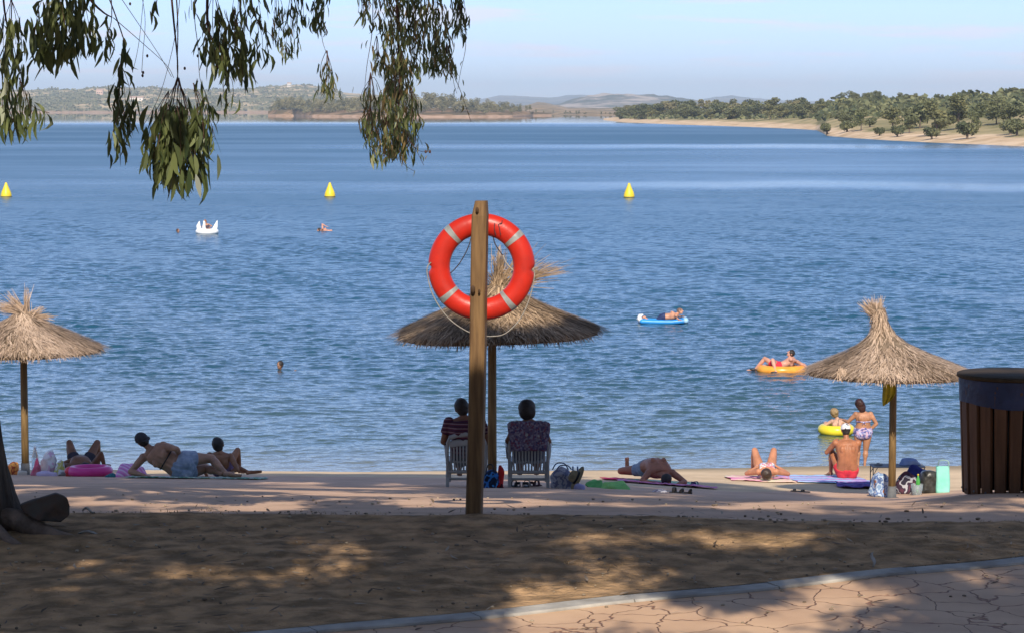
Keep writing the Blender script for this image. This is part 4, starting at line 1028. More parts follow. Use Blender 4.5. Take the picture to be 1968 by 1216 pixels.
# ---- shade: crowns above and behind the camera, their leaves standing where the dappled shade comes from
rs = random.Random(21); nrs = np.random.default_rng(21)
protect = [(bc, .62), (uC[1]+Vector((.25,0,2.55)), .75), (P(924,560,PY_), .30), (uL[1]+Vector((0,0,2.4)), 1.5), (uR[1]+Vector((0,0,2.4)), 1.55), (P(1624,870,46.9), .6), (P(1626,830,46.9), .5), (P(1655,830,50.9), .7), (P(1607,810,55), .6), (P(1468,895,46), .7), (P(924,640,PY_),.15)]
lit = [(300,968,200,7),(520,975,120,5),(150,960,120,5),(700,950,150,4),(560,1046,100,20),(500,1098,80,22),(640,1054,60,14),(420,1140,70,16),(70,1078,50,12),(60,1165,50,20),(865,1072,45,10),(780,1040,50,8),(150,1130,40,10),(300,1190,60,12),(450,1200,90,8),
    (1225,1036,80,20),(1130,1108,40,10),(1235,1092,60,14),(1060,1192,120,26),(1235,1186,90,26),(1500,1172,120,30),(1800,1045,90,14),(1900,1052,60,20),(1880,1115,80,26),(1740,1150,60,20),(1620,1095,50,12),(1400,1060,50,10),(1500,1040,40,8),(1120,1005,40,8)]
def cover(px, py, Y, X=0):
    nn = mnoise.noise(Vector((px/90., py/22., 3)))
    for a, b, c, d in lit:
        if ((px-a)/c)**2+((py-b)/d)**2 < 1.15: return 0.0
    n2 = mnoise.noise(Vector((X*1.5+Y*.5, Y*1.0, 5)))
    if py > 1100 and px > 900: return .55 if mnoise.noise(Vector((X*.9+Y*.4, Y*.9, 8))) > .02 else 0
    if py > 1010: return .9 if n2 > -.06 else .12
    if py > 988:  return .95 if not (px < 500) else .9
    if Y < 43 and px < 620: 
        if py > 966: return .08
        if py > 925: return .85 if mnoise.noise(Vector((px/200.-py/22., py/5., 9))) > .05 else 0
        return .88
    if px < 1110:
        if px < 870 and 925 < py < 960: return .15 if nn > -.2 else .7
        if 940 < py < 958 and px > 930: return .2 if nn > -.1 else .7
        return .92
    if px < 1330:
        if 945 < py < 985: return .15 if nn > -.15 else .8
        return .85 if py > 921 else 0
    if py > 984+max(0, px-1450)*.025 and px > 1100: return .9
    if 922 < py < 962 and px < 1560: return .9
    if px < 1640 and 962 < py < 985: return .12
    return .05
targets = []
def addt(p, rad_=.3, w=1): targets.append((p, rad_))
for _ in range(8200):
    Y = rs.uniform(12.6, 19.5) if rs.random() < .42 else (rs.uniform(19.5, 44) )
    px = rs.uniform(-120, 2060); g = G(px, Y); py = proj(*g)[1]
    dens = (.33 if Y < 19.5 else .85)*(Y/16 if Y < 19.5 else Y/34)
    if rs.random() < cover(px, py, Y, g.x)*dens: addt(g, rs.uniform(.22, .42) if Y < 19.5 else rs.uniform(.24, .48))
for py in range(700, 990, 5): addt(P(915, py, PY_), .16) 
for py in range(705, 950, 22):
    for px in range(1850, 2030, 36): addt(P(px, py, YBn-.3), .3)
for py in range(800, 1010, 30):
    for px in range(-90, 40, 40): addt(P(px, py, 16.6), .3)
for px in range(45, 130, 25): addt(P(px, 975, 16.6), .2)
for px in (790,830,870,1030,1075,1120): addt(P(px, 620+rs.uniform(-8,8), 32), .26)
for px in range(855, 1070, 30):
    for py in range(780, 925, 32): addt(P(px, py, 33), .34)
for px in range(110, 500, 34):
    for py in (850, 880, 905): addt(P(px, py, 38), .42)
for px in range(1180,1330,40): addt(P(px, 905, 41.6), .4)
trunks = [(-60, None), ]
T2 = [Vector((6.2, 6.0, 0)), Vector((-6.0, 5.5, 0)), Vector((8.2, 19.0, 0)), Vector((-.5, -6, 0))]
for t in T2: t.z = float(gz(t.x, t.y))
anchors = [Vector((-4.2, 16.9, 9.5))]+[t+Vector((0, 0, 5)) for t in T2]
groups = [[] for _ in anchors]
def ray_clear(c, rad_):
    for q, r_ in protect:
        d = q-c; al = d.dot(-SUN)
        if al > 0 and (d-(-SUN)*al).length < r_+rad_*.9: return False
    return True
for p, rad_ in targets:
    best = None
    for _ in range(14):
        far = p.y > 24
        t = rs.uniform(12, 24) if far else rs.uniform(8.5, 16)
        c = p+SUN*t
        h_ = c.z-float(gz(c.x, c.y))
        if h_ < 3.2 or h_ > 14.5: continue
        mg = rad_*1.3*F/max(c.y, 1)
        if c.y > .5 and infr(c, mg+25): continue
        if c.y < 3 and abs(c.x) < 1.5 and c.z < CZ+1.2: continue
        if not ray_clear(c, rad_): break
        k = min(range(len(anchors)), key=lambda i: (anchors[i]-c).length)
        sc_ = (anchors[k]-c).length
        if best is None or sc_ < best[0]: best = (sc_, k, c, rad_)
    if best: groups[best[1]].append((best[2], best[3]))
def leafcloud(cl, per=150, L=.15, W=.034):
    n = len(cl)*per; C = np.repeat(np.array([list(c) for c, _ in cl]), per, 0); Rr = np.repeat(np.array([r for _, r in cl]), per)
    d = nrs.normal(size=(n, 3)); d /= np.linalg.norm(d, axis=1)[:, None]; p = C+d*(Rr*nrs.uniform(.05, 1, n)**.45)[:, None]
    a = nrs.normal(0, .5, size=(n, 3)); a[:, 2] -= 1; a /= np.linalg.norm(a, axis=1)[:, None]
    b = np.cross(a, nrs.normal(size=(n, 3))); b /= np.linalg.norm(b, axis=1)[:, None]
    big = np.maximum(1, Rr/.25) if L < .2 else np.ones(n)
    l = (L*big*nrs.uniform(.7, 1.2, n))[:, None]; w_ = (W*big*nrs.uniform(.8, 1.2, n))[:, None]
    V = np.stack([p, p+a*l*.45+b*w_*.5, p+a*l, p+a*l*.45-b*w_*.5], 1).reshape(-1, 3)
    return V, np.repeat(nrs.uniform(0, 1, n), 4)
labs = ['tree standing to the right of the camera', 'tree standing to the left behind the camera', 'tree off to the right of the beach', 'tree behind the camera']
for gi, cl in enumerate(groups):
    if gi == 0: e = root; off = ro
    else:
        e = empty('eucalyptus_tree', T2[gi-1]); off = Vector(T2[gi-1]); tag(e, 'eucalyptus shade '+labs[gi-1], 'tree')
        MB().tube([(0,0,-.3),(0,0,.4),(.1,0,2.5),(0,.05,5)], [.36,.27,.22,.17], 14, cap=False).wobble(.04, 1.5, gi).build('trunk', m_bark, e)
    if not cl: continue
    V, T = leafcloud([(c-off, r_) for c, r_ in cl], per=155)
    mesh_obj('crown', V, np.arange(len(V)).reshape(-1, 4), m_leafd, e, tintv=T)
    bo = MB(); a0 = anchors[gi]-off
    for c, r_ in rs.sample(cl, min(len(cl), 40)):
        q = c-off; mid = a0.lerp(q, .5)+Vector((0, 0, .5))
        if any(infr(a0.lerp(q, u)+Vector((0,0,.5*4*u*(1-u)))+off, 30) for u in (.2,.4,.6,.8)): continue
        bo.tube(smoothpath([a0, mid, q], 4), [.09-.009*i for i in range(9)], 6)
    if bo.v: bo.build('limbs', m_bark, e)
for k, (x, y, hh) in enumerate(((9.5,9,12),(-9,10,13),(14,17,12),(-13.5,19,13),(11,3,11),(-12,4,11))):  # unseen side trees added as occluders of sky light
    z = float(gz(x, y)); e = empty('eucalyptus_tree', (x, y, z)); tag(e, 'unseen leafy tree added beside the view to block sky light', 'tree', 'unseen trees added beside the view')
    cl = [(Vector((nrs.normal(0, 1.7), nrs.normal(0, 1.7), hh*nrs.uniform(.35, .95))), nrs.uniform(.7, 1.2)) for _ in range(44)]
    cl = [c for c in cl if abs(x+c[0].x) > 5.0 and not infr(c[0]+Vector((x, y, z)), 700)]
    V, T = leafcloud(cl, per=120, L=.34, W=.15); mesh_obj('crown', V, np.arange(len(V)).reshape(-1, 4), m_leafd, e, tintv=T)
    MB().tube([(0,0,-.3),(0,0,.4),(.1,0,hh*.4),(0,.05,hh*.85)], [.35,.25,.2,.08], 12, cap=False).build('trunk', m_bark, e)
# unseen dense trees behind the camera, placed to close off the sky
for k, (x, y, hh) in enumerate(((-17,-6,13),(-9,-12,13),(-3,-20,15),(5,-13,13),(13,-8,13),(-5,-5,9.5),(4.5,-5.5,9.5),(0,-9,11),(21,-3,12),(-24,1,12),(20,-22,15),(-15,-24,15),(28,8,11),(-28,12,11),(10,0,7.5),(-10.5,1,8))):
    z = float(gz(x, y)); e = empty('eucalyptus_tree', (x, y, z)); tag(e, 'unseen leafy shade tree number %d behind the camera' % (k+1) if False else 'unseen leafy shade tree in the row behind the camera', 'tree', 'row of unseen trees behind the camera')
    cl = [(Vector((nrs.normal(0, 2.4), nrs.normal(0, 2.4), hh*nrs.uniform(.22, .88))), nrs.uniform(.9, 1.5)) for _ in range(46)]
    V, T = leafcloud(cl, per=95, L=.42, W=.20); mesh_obj('crown', V, np.arange(len(V)).reshape(-1, 4), m_leafd, e, tintv=T)
    MB().tube([(0,0,-.3),(0,0,.4),(.1,0,hh*.4),(0,.05,hh*.8)], [.4,.3,.22,.1], 12, cap=False).build('trunk', m_bark, e)
print('clumps', [len(g_) for g_ in groups])

# ================================================================== ROCK, SOIL COVER
rk = MB(); 
rc = P(88, 1000, 16.75); rc.z = float(gz(rc.x, rc.y))
V = [P(x, y, 16.75+d)-rc for x, y, d in ((38,968,-.1),(45,985,-.15),(75,1000,-.2),(118,1003,-.18),(134,988,-.1),(134,970,-.1),(128,955,-.12),(110,948,-.1),(85,955,-.12),(60,962,-.12),
    (38,966,.12),(50,980,.2),(75,995,.25),(118,1000,.25),(130,985,.15),(133,968,.15),(126,953,.12),(108,946,.12),(83,952,.12),(58,960,.14))]
Fc = [tuple(range(9,-1,-1)), tuple(range(10,20))]+[(i,(i+1)%10,10+(i+1)%10,10+i) for i in range(10)]
m_rock = mat('dark_rock', (.075,.068,.058), (.035,.038,.034), scale=6, rough=.95, bump=.02, bscale=12, c3=(.085,.055,.04))
rk.add(V, Fc); ro_ = rem_obj('rock', rk, m_rock, loc=rc, voxel=.012, smooth=1); tag(ro_, 'dark flat-sided rock leaning against the eucalyptus trunk', 'rock')
for v in ro_.data.vertices: v.co += mnoise.noise_vector(v.co*7)*.012
# dry grass
def grass():
    n = 14000; r = np.random.default_rng(6)
    X = r.uniform(-4.6, 4.8, n); ky = kerbY(X)+.1; ey_ = edgeY(X); t = r.random(n); Y = ky+(ey_-ky)*t
    keep = fbm(X, Y, 3, 31) > -.15; X = X[keep]; Y = Y[keep]; n = len(X)
    Z = gz(X, Y)+.018+.016*fbm(X, Y, 3, 5, 5)
    h = r.uniform(.006, .022, n); a = r.uniform(0, 6.28, n); w_ = r.uniform(.002, .0045, n); ln = r.uniform(.3, 1.6, n)*h
    p = np.stack([X, Y, Z-.004], 1); tip = p+np.stack([np.cos(a)*ln, np.sin(a)*ln, h], 1); sd = np.stack([-np.sin(a)*w_, np.cos(a)*w_, 0*w_], 1)
    V = np.stack([p-sd, p+sd, tip+sd*.2, tip-sd*.2], 1).reshape(-1, 3)
    m = leaf_mat('dry_grass_blade', (.24,.165,.085), (.50,.37,.20), tr=.2, rough=.9, c3=(.34,.24,.125))
    tag(mesh_obj('dry_grass', V, np.arange(len(V)).reshape(-1, 4), m, tintv=np.repeat(r.random(n), 4)), 'short dry grass stubble on the bare soil strip', 'grass', kind='stuff')
grass()
def litter():
    r = random.Random(9); Lf = Leaves()
    for i in range(520):
        X = r.uniform(-4.2, 4.6); Y = r.uniform(13.4, 17.6) 
        if r.random() < .2: Y = r.uniform(17.5, 20)
        if Y < kerbY(X) and r.random() < .8: continue
        z = float(gz(X, Y))+(.045 if kerbY(X) < Y < edgeY(X) else .014)
        a = r.uniform(0, 6.28); Lf.leaf(Vector((X, Y, z)), Vector((math.cos(a), math.sin(a), r.uniform(-.05, .25))), r.uniform(.05, .12), r.uniform(.010, .02), r.gauss(0, .3), side=Vector((math.cos(a+1.57), math.sin(a+1.57), r.uniform(-.3, .3))), t=r.random())
    m = leaf_mat('fallen_leaf', (.08,.055,.035), (.40,.33,.25), tr=.1, rough=.8, c3=(.26,.18,.12))
    tag(mesh_obj('leaf_litter', Lf.V, np.array(Lf.F), m, tintv=Lf.T), 'curled fallen eucalyptus leaves scattered over the soil', 'leaf litter', kind='stuff')
litter()
def clods():
    r = random.Random(19); b = MB()
    for i in range(900):
        X = r.uniform(-4.3, 4.7); Y = r.uniform(13.6, 17.7) if i < 760 else r.uniform(17.6, 22)
        k = kerbY(X)
        if abs(Y-k) < .12 or (Y < k and r.random() < .6): continue
        z = float(gz(X, Y))+(.03 if k < Y < edgeY(X)-.05 else .012); q = r.uniform(.004, .013)
        b.ell((X, Y, z), (q*r.uniform(.8,1.7), q*r.uniform(.8,1.4), q*.7), Matrix.Rotation(r.uniform(0,6.28), 3, 'Z'), 6, 4, t=r.random())
    o = b.build('pebbles', mat('pebble', (.16,.12,.085), (.46,.38,.28), attr=True, rough=.95, lo=0, hi=1, spec=.1), smooth=False, tints=True)
    tag(o, 'small pebbles and clods scattered on the soil and path', 'pebbles', kind='stuff')
clods()
m_paper = mat('pale_bark', (.42,.40,.37), (.30,.28,.26), scale=9, rough=.9)
for px, py, L, lab in ((179,1036,.10,'curled pale piece of bark lying on the soil right of the trunk'),(170,990,.04,'small tan piece of bark near the path edge behind the rock'),(1500+178,1100,.09,'upright pale leaf standing by the kerb')):
    g = Gpix(px, py, 14, 18); V = []; up_ = lab.startswith('upright')
    for i in range(7):
        for j in range(3):
            x = (i/6-.5)*L*2*(.0 if up_ else 1); zz = .03+ (i/6*L if up_ else .018*math.sin(i*.9)); y = (j-1)*.022*(1-.5*abs(i/3-1))
            V.append((y*.6+.01*math.sin(i) if up_ else x, y, zz+.012*(j-1)**2))
    o = mesh_obj('bark_piece', V, [(i*3+j, i*3+j+1, i*3+j+4, i*3+j+3) for i in range(6) for j in range(2)], m_paper, loc=g, smooth=True); o.modifiers.new('s', 'SOLIDIFY').thickness = .004
    tag(o, lab, 'bark')
# ================================================================== PEOPLE
def skin(name, c): return mat(name, c, tuple(x*.68 for x in c), scale=7, rough=.5, bump=.003, bscale=26, spec=.35, detail=6, sss=.08)
m_hair = mat('dark_hair', (.012,.009,.008), (.03,.022,.018), scale=20, stretch=(1,1,4), rough=.55, bump=.004, bscale=60)
m_blond = mat('blond_hair', (.36,.25,.12), (.20,.13,.06), scale=14, rough=.6, bump=.004, bscale=50)
m_eye = mat('eye', (.02,.015,.012), (.015,.01,.01), rough=.3)
m_lip = mat('lips', (.30,.09,.07), (.26,.08,.06), rough=.5)
def ik(a, b, l1, l2, hint):
    a, b, hint = Vector(a), Vector(b), Vector(hint); d = b-a; L = d.length
    if L > (l1+l2)*.995: d = d.normalized()*(l1+l2)*.995; b = a+d; L = d.length
    if L < abs(l1-l2)+.01: L = abs(l1-l2)+.01
    x = (l1*l1-l2*l2+L*L)/(2*L); h = math.sqrt(max(0, l1*l1-x*x)); dn = d.normalized()
    hp = hint-a; hp = (hp-dn*hp.dot(dn)); hp = hp.normalized() if hp.length > 1e-4 else dn.orthogonal()
    return a+dn*x+hp*h, b
def curve(pts, k=4): return smoothpath(pts, k)
class Body:
    """one continuous figure. sp: spine points pelvis -> shoulders; lat: the person's left-to-right axis"""
    def __init__(s, loc, m, sp, lat, head, face, arms, legs, S=1.0, fat=1.0, fem=False, yaw=0, label='', voxel=.0095, up=None, group=None, latp=None, hs=1.0, armfat=1.0):
        s.S = S; lat = Vector(lat).normalized(); s.lat = lat; s.sp = [Vector(p) for p in sp]; s.fat = fat; s.fem = fem
        latp = Vector(latp).normalized() if latp else lat
        mb = MB(); pts = curve(s.sp, 5); n = len(pts)-1
        if fem: W = [(0,.150),(.12,.185),(.3,.165),(.5,.130),(.75,.148),(.9,.150),(1,.110)]; D = [(0,.105),(.12,.125),(.3,.11),(.5,.092),(.75,.108),(.9,.095),(1,.07)]
        else: W = [(0,.150),(.12,.170),(.3,.155),(.5,.146),(.75,.172),(.9,.175),(1,.13)]; D = [(0,.10),(.12,.118),(.3,.11),(.5,.105),(.75,.118),(.9,.105),(1,.075)]
        fW = lambda t: np.interp(t, *zip(*W))*S*fat; fD = lambda t: np.interp(t, *zip(*D))*S*fat
        s.fW, s.fD, s.pts = fW, fD, pts
        s.tl = [latp.lerp(lat, i/n).normalized() for i in range(n+1)]
        s.torso(mb, 0, 1, 1.0)
        sd = (pts[-1]-pts[-2]).normalized(); top = pts[-1]
        sh = .175*S*(.92 if fem else 1.06)*(.5+.5*fat); s.shl = [top-lat*sh-sd*.035*S, top+lat*sh-sd*.035*S]
        head = Vector(head); face = Vector(face).normalized(); s.head = head; s.face = face; hr = .098*(.35+.65*S)*hs; s.hr = hr
        hu = (head-top); hu = (hu-face*hu.dot(face)).normalized() if (hu-face*hu.dot(face)).length > .02 else Vector((0,0,1)); s.hu = hu
        hx = face.cross(hu).normalized(); s.hx = hx
        A = Matrix((hx, face, hu)).transposed(); s.A = A
        mb.tube([top-sd*.05*S, top+(head-top)*.4, head-hu*hr*.5], [.062*S, .050*S, .052*S], 12)
        mb.tube([s.shl[0].lerp(top,.15)-sd*.02, top+sd*.02*S, s.shl[1].lerp(top,.15)-sd*.02], [.05*S, .058*S, .05*S], 12)
        mb.ell(head+hu*hr*.12-face*hr*.05, (hr*.80, hr*.98, hr*1.05), A, 20, 14)
        mb.ell(head-hu*hr*.55+face*hr*.28, (hr*.56, hr*.58, hr*.62), A, 14, 10)
        mb.ell(head-hu*hr*1.0+face*hr*.55, (hr*.26, hr*.25, hr*.2), A, 10, 8)
        mb.tube([head+hu*hr*.05+face*hr*.88, head-hu*hr*.32+face*hr*1.16], [hr*.09, hr*.16], 8)
        for q in (-1, 1): mb.ell(head+hx*q*hr*.82-hu*hr*.12-face*hr*.05, (hr*.10, hr*.20, hr*.30), A, 8, 6)
        i1_, i2_ = int(n*.12), int(n*.80); bkv = []
        for i in range(n+1):
            d_ = (pts[min(i+1,n)]-pts[max(i-1,0)]).normalized(); y_ = d_.cross(s.tl[i]).normalized()
            bkv.append(y_ if y_.dot(face) < 0 else -y_)
        s.bkv = bkv
        for q in (-1, 1):
            mb.tube([pts[i]+s.tl[i]*q*.036*S+bkv[i]*(fD(i/n)-.016*S) for i in range(i1_, i2_+1)], .026*S, 8)
            i = int(n*.74); mb.ell(pts[i]+s.tl[i]*q*.085*S*fat**.5+bkv[i]*(fD(i/n)*.80), (.052*S, .045*S, .075*S))
            mb.ell(pts[0]+s.tl[0]*q*.070*S*fat**.5+bkv[0]*.045*S*fat, (.085*S*fat,)*3)
        s.clothes = []
        for side, arm in enumerate(arms):
            if arm is None: continue
            a = s.shl[side]; l1, l2 = .285*S, .25*S
            el, wr = ik(a, arm['w'], l1, l2, arm['e']) if not arm.get('raw') else (Vector(arm['e']), Vector(arm['w']))
            k = .5+.5*fat; k *= armfat
            mb.ell(a, (.062*S*k,)*3)
            mb.tube([a, a.lerp(el,.35), a.lerp(el,.7), el], [.055*S*k, .053*S*k, .044*S*k, .038*S*k], 12)
            mb.tube([el, el.lerp(wr,.25), el.lerp(wr,.7), wr], [.039*S*k, .042*S*k, .031*S*k, .025*S*k], 12)
            s.hand(mb, wr, Vector(arm.get('h', wr-el)), Vector(arm.get('p', (0,0,-1))), side, arm.get('curl', .5))
            s.clothes.append((a, el, wr))
        s.hips = []
        for side, leg in enumerate(legs):
            if leg is None: continue
            h_ = pts[0]+s.tl[0]*(1 if side else -1)*.092*S*(1.08 if fem else 1)*fat**.6+(pts[1]-pts[0]).normalized()*.03*S
            l1, l2 = .43*S, .41*S
            kn, an = ik(h_, leg['a'], l1, l2, leg['k'])
            k = (.4+.6*fat)*(1.1 if fem else 1)
            mb.ell(h_, (.092*S*k,)*3)
            mb.tube([h_, h_.lerp(kn,.3), h_.lerp(kn,.7), kn], [.090*S*k, .084*S*k, .066*S*k, .054*S*k], 14)
            d = (an-kn).normalized(); thd = (kn-h_).normalized(); bk = (-d-thd*0+(-(d.cross(thd)).cross(d))).normalized() if d.cross(thd).length > .05 else Vector((0,0,0))
            calf = (d.cross(thd)).cross(d); calf = calf.normalized()*-1 if calf.length > .02 else Vector((0,0,0))
            mb.tube([kn, kn.lerp(an,.3)-calf*-.012*S, kn.lerp(an,.65), an], [.052*S, .056*S*k, .041*S, .033*S], 14)
            ft = Vector(leg.get('f', (0,1,-.2))).normalized(); so_l = an-d*-.03*S
            mb.ell(an-ft*.03*S+d*.035*S, (.035*S,.04*S,.035*S), None, 10, 8)
            mb.tube([an+d*.02*S, an+ft*.09*S+d*.045*S, an+ft*.17*S+d*.058*S], [(.036*S,.036*S), (.038*S,.030*S), (.036*S,.018*S)], 10, lat=ft.cross(d))
            for t in range(5):
                sx_ = ft.cross(d).normalized(); q = an+ft*.185*S+d*.060*S+sx_*(t-2)*.016*S
                mb.tube([q-ft*.02*S, q+ft*(.024-.003*abs(t-1))*S], [.010*S, .008*S], 6)
            s.hips.append((h_, kn, an))
        o = rem_obj('person', mb, m, loc=loc, rz=yaw, voxel=voxel); s.o = o; tag(o, label, 'person', group)
        s.voxel = voxel
    def torso(s, mb, t0, t1, k, dd=0):
        n = len(s.pts)-1; P_ = []; Rr = []; i0, i1 = int(round(t0*n)), int(round(t1*n))
        V = []; Fc = []; N_ = 20; q = 0
        ring = [(i, 1.0) for i in range(i0, i1+1)]
        for j, (i, kk) in enumerate(ring):
            p = s.pts[i]; d = (s.pts[min(i+1,n)]-s.pts[max(i-1,0)]).normalized(); x = (s.tl[i]-d*s.tl[i].dot(d)).normalized(); y = d.cross(x)
            w_, dp = s.fW(i/n)*k+dd, s.fD(i/n)*k+dd
            for a in range(N_):
                an = 2*math.pi*a/N_; c_, s__ = math.cos(an), math.sin(an)
                V.append(p+x*w_*math.copysign(abs(c_)**.85, c_)+y*dp*math.copysign(abs(s__)**.85, s__))
        R_ = len(ring)
        for j in range(R_-1):
            for a in range(N_): Fc.append((j*N_+a, j*N_+(a+1)%N_, (j+1)*N_+(a+1)%N_, (j+1)*N_+a))
        Fc.append(tuple(range(N_-1,-1,-1))); Fc.append(tuple((R_-1)*N_+a for a in range(N_)))
        mb.add(V, Fc)
        if t0 == 0: mb.ell(s.pts[0], (s.fW(0)*k*.95+dd, s.fD(0)*k+dd, s.fD(0)*k+dd), Matrix((s.tl[0], s.tl[0].cross((s.pts[1]-s.pts[0]).normalized()).normalized(), (s.pts[1]-s.pts[0]).normalized())).transposed(), 14, 10)
    def hand(s, mb, wr, d, palm, side, curl):
        S = s.S; d = d.normalized(); palm = (palm-d*palm.dot(d)).normalized() if (palm-d*palm.dot(d)).length > .05 else d.orthogonal().normalized(); x = d.cross(palm)
        sgn = 1 if side else -1
        mb.tube([wr, wr+d*.045*S, wr+d*.085*S], [(.026*S,.018*S), (.038*S,.016*S), (.040*S,.013*S)], 10, lat=x)
        for i in range(4):
            b = wr+d*(.082)*S+x*(i-1.5)*.0205*S; L = (.062,.074,.068,.050)[i]*S
            d2 = (d+palm*curl).normalized(); d3 = (d+palm*curl*2.4).normalized()
            mb.tube([b, b+d2*L*.5, b+d2*L*.5+d3*L*.5], [.0095*S, .009*S, .008*S], 7)
        b = wr+d*.03*S-x*sgn*.030*S; td = (d*.75-x*sgn*.75+palm*.35).normalized()
        mb.tube([b, b+td*.035*S, b+(td+d*.4).normalized()*.062*S], [.012*S, .011*S, .009*S], 7)
    def cloth(s, name, m, t0=None, t1=None, legs=0, arms=0, dd=.010, extra=None, vox=None):
        mb = MB()
        if t0 is not None:
            s.torso(mb, t0, t1, 1.0, dd); n = len(s.pts)-1; S = s.S
            for q in (-1, 1):
                if t0 == 0: mb.ell(s.pts[0]+s.tl[0]*q*.070*S*s.fat**.5+s.bkv[0]*.045*S*s.fat, (.085*S*s.fat+dd,)*3)
                a_, b_ = max(int(n*t0), int(n*.12)), min(int(n*t1), int(n*.80))
                if b_ > a_+1: mb.tube([s.pts[i]+s.tl[i]*q*.036*S+s.bkv[i]*(s.fD(i/n)-.016*S) for i in range(a_, b_+1)], .026*S+dd, 8)
                i = int(n*.74)
                if t1 > .85: mb.ell(s.pts[i]+s.tl[i]*q*.085*S*s.fat**.5+s.bkv[i]*(s.fD(i/n)*.80), (.052*S+dd, .045*S+dd, .075*S+dd))
        if legs:
            for h_, kn, an in s.hips: 
                k = (.4+.6*s.fat)*(1.1 if s.fem else 1)
                mb.ell(h_, (.092*s.S*k+dd,)*3); mb.tube([h_, h_.lerp(kn, legs*.5), h_.lerp(kn, legs)], [.090*s.S*k+dd, (.084*k)*s.S+dd*1.2, .078*k*s.S+dd*1.4], 14, cap=False)
        if arms:
            for a, el, wr in s.clothes:
                mb.ell(a, (.062*s.S+dd,)*3); mb.tube([a, a.lerp(el, arms)], [.057*s.S+dd, .052*s.S+dd*1.6], 12, cap=False)
        if extra: extra(mb, s)
        return rem_obj(name, mb, m, s.o, voxel=vox or s.voxel)
    def hair(s, style, m, name='hair'):
        mb = MB(); h, f, u, x, r = s.head, s.face, s.hu, s.hx, s.hr
        c = h+u*r*.22-f*r*.16
        mb.ell(c, (r*.92, r*1.02, r*1.04), s.A, 20, 14)
        if style == 'bob':
            mb.ell(h-f*r*.28-u*r*.25, (r*1.02, r*.82, r*1.0), s.A, 16, 12); mb.ell(h-f*r*.1+u*r*.35, (r*1.02, r*1.02, r*.95), s.A, 16, 12)
        elif style == 'long':
            mb.tube([h+u*r*.1-f*r*.3, h-u*r*.8-f*r*.55, h-u*r*1.7-f*r*.5], [(r*.95,r*.75), (r*.9,r*.45), (r*.5,r*.22)], 14, lat=x)
        elif style == 'bun':
            mb.ell(h-f*r*1.0+u*r*.25, (r*.42,)*3)
            mb.ell(h-f*r*.4-u*r*.3, (r*.8, r*.6, r*.7), s.A)
        elif style == 'short':
            mb.ell(h-f*r*.35-u*r*.35, (r*.74, r*.66, r*.66), s.A)
        elif style == 'tail':
            mb.tube([h-f*r*.7+u*r*.1, h-f*r*1.25-u*r*.4, h-f*r*1.1-u*r*1.3], [r*.35, r*.3, r*.12], 10); mb.ell(h-f*r*.35-u*r*.3, (r*.78, r*.66, r*.66), s.A)
        mb.wobble(r*.10, 16, 3)
        o = rem_obj(name, mb, m, s.o, voxel=.008, smooth=1)
        return o
    def facebits(s):
        h, f, u, x, r = s.head, s.face, s.hu, s.hx, s.hr
        for q in (-1, 1): MB().ell(h+f*r*.80+x*q*r*.33+u*r*.08, (r*.13, r*.06, r*.07), s.A, 8, 6).build('eye', m_eye, s.o)
        MB().ell(h+f*r*.86-u*r*.62, (r*.25, r*.07, r*.07), s.A, 8, 6).build('mouth', m_lip, s.o)
    def cap(s, m, back=False, brim=True):
        h, f, u, x, r = s.head, s.face, s.hu, s.hx, s.hr; mb = MB()
        V = []; Fc = []; n = 24; mm = 8; fb = -f if back else f
        for i in range(mm+1):
            th = math.pi*.54*i/mm
            for k in range(n):
                a = 2*math.pi*k/n; q = Vector((math.sin(th)*math.cos(a)*r*.98, math.sin(th)*math.sin(a)*r*1.14, math.cos(th)*r*1.10)); V.append(h+u*r*.22-f*r*.08+s.A @ q)
        for i in range(mm):
            for k in range(n): Fc.append((i*n+k, (i+1)*n+k, (i+1)*n+(k+1)%n, i*n+(k+1)%n))
        Fc.append(tuple(mm*n+k for k in range(n)))
        mb.add(V, Fc)
        if brim: mb.tube([h+u*r*.22+fb*r*.7, h+u*r*.24+fb*r*1.35, h+u*r*.12+fb*r*1.9], [(r*.78,r*.07), (r*.74,r*.06), (r*.45,r*.05)], 14, lat=x)
        mb.ell(h+u*r*1.32-f*r*.08, (r*.10,)*3)
        return rem_obj('cap', mb, m, s.o, voxel=.007, smooth=2)

sk_tan = skin('tanned_skin', (.36,.165,.085)); sk_dark = skin('brown_skin', (.24,.11,.06)); sk_light = skin('light_skin', (.56,.33,.22)); sk_red = skin('reddish_skin', (.40,.16,.09)); sk_mid = skin('skin', (.44,.235,.145))
# ---- left group -------------------------------------------------
YW = 37.0; s_ = ppm(YW)
b = Body(G(312, YW, .015), sk_mid, [(.36,.02,.16),(.20,.03,.19),(.02,.02,.29),(-.16,0,.405)], (.80,-.10,.48), (-.30,.0,.56), (-.6,.6,-.05),
     [dict(w=(-.24,-.16,.05), e=(-.55,-.1,.0), h=(.3,-.1,-.03), p=(0,0,-1), curl=.3), dict(w=(.26,.03,.335), e=(.26,-.14,.42), h=(.6,.3,-.2))],
     [dict(a=(.88,.02,.055), k=(.75,.60,.12), f=(.5,.5,-.05)), dict(a=(.96,-.06,.07), k=(.72,.45,.35), f=(.7,.3,-.1))], S=1.0, fat=1.22, fem=True, latp=(.10,-.15,1.0),
     label='woman in a dark cap and denim shorts reclining on her side')
b.hair('bun', m_hair); b.cap(mat('dark_cap', (.02,.02,.024), (.035,.033,.035), scale=20, rough=.8), back=True)
m_denim = mat('denim', (.20,.25,.34), (.33,.38,.46), scale=14, rough=.9, bump=.008, bscale=18)
b.cloth('shorts', m_denim, 0, .34, legs=.40, dd=.018)
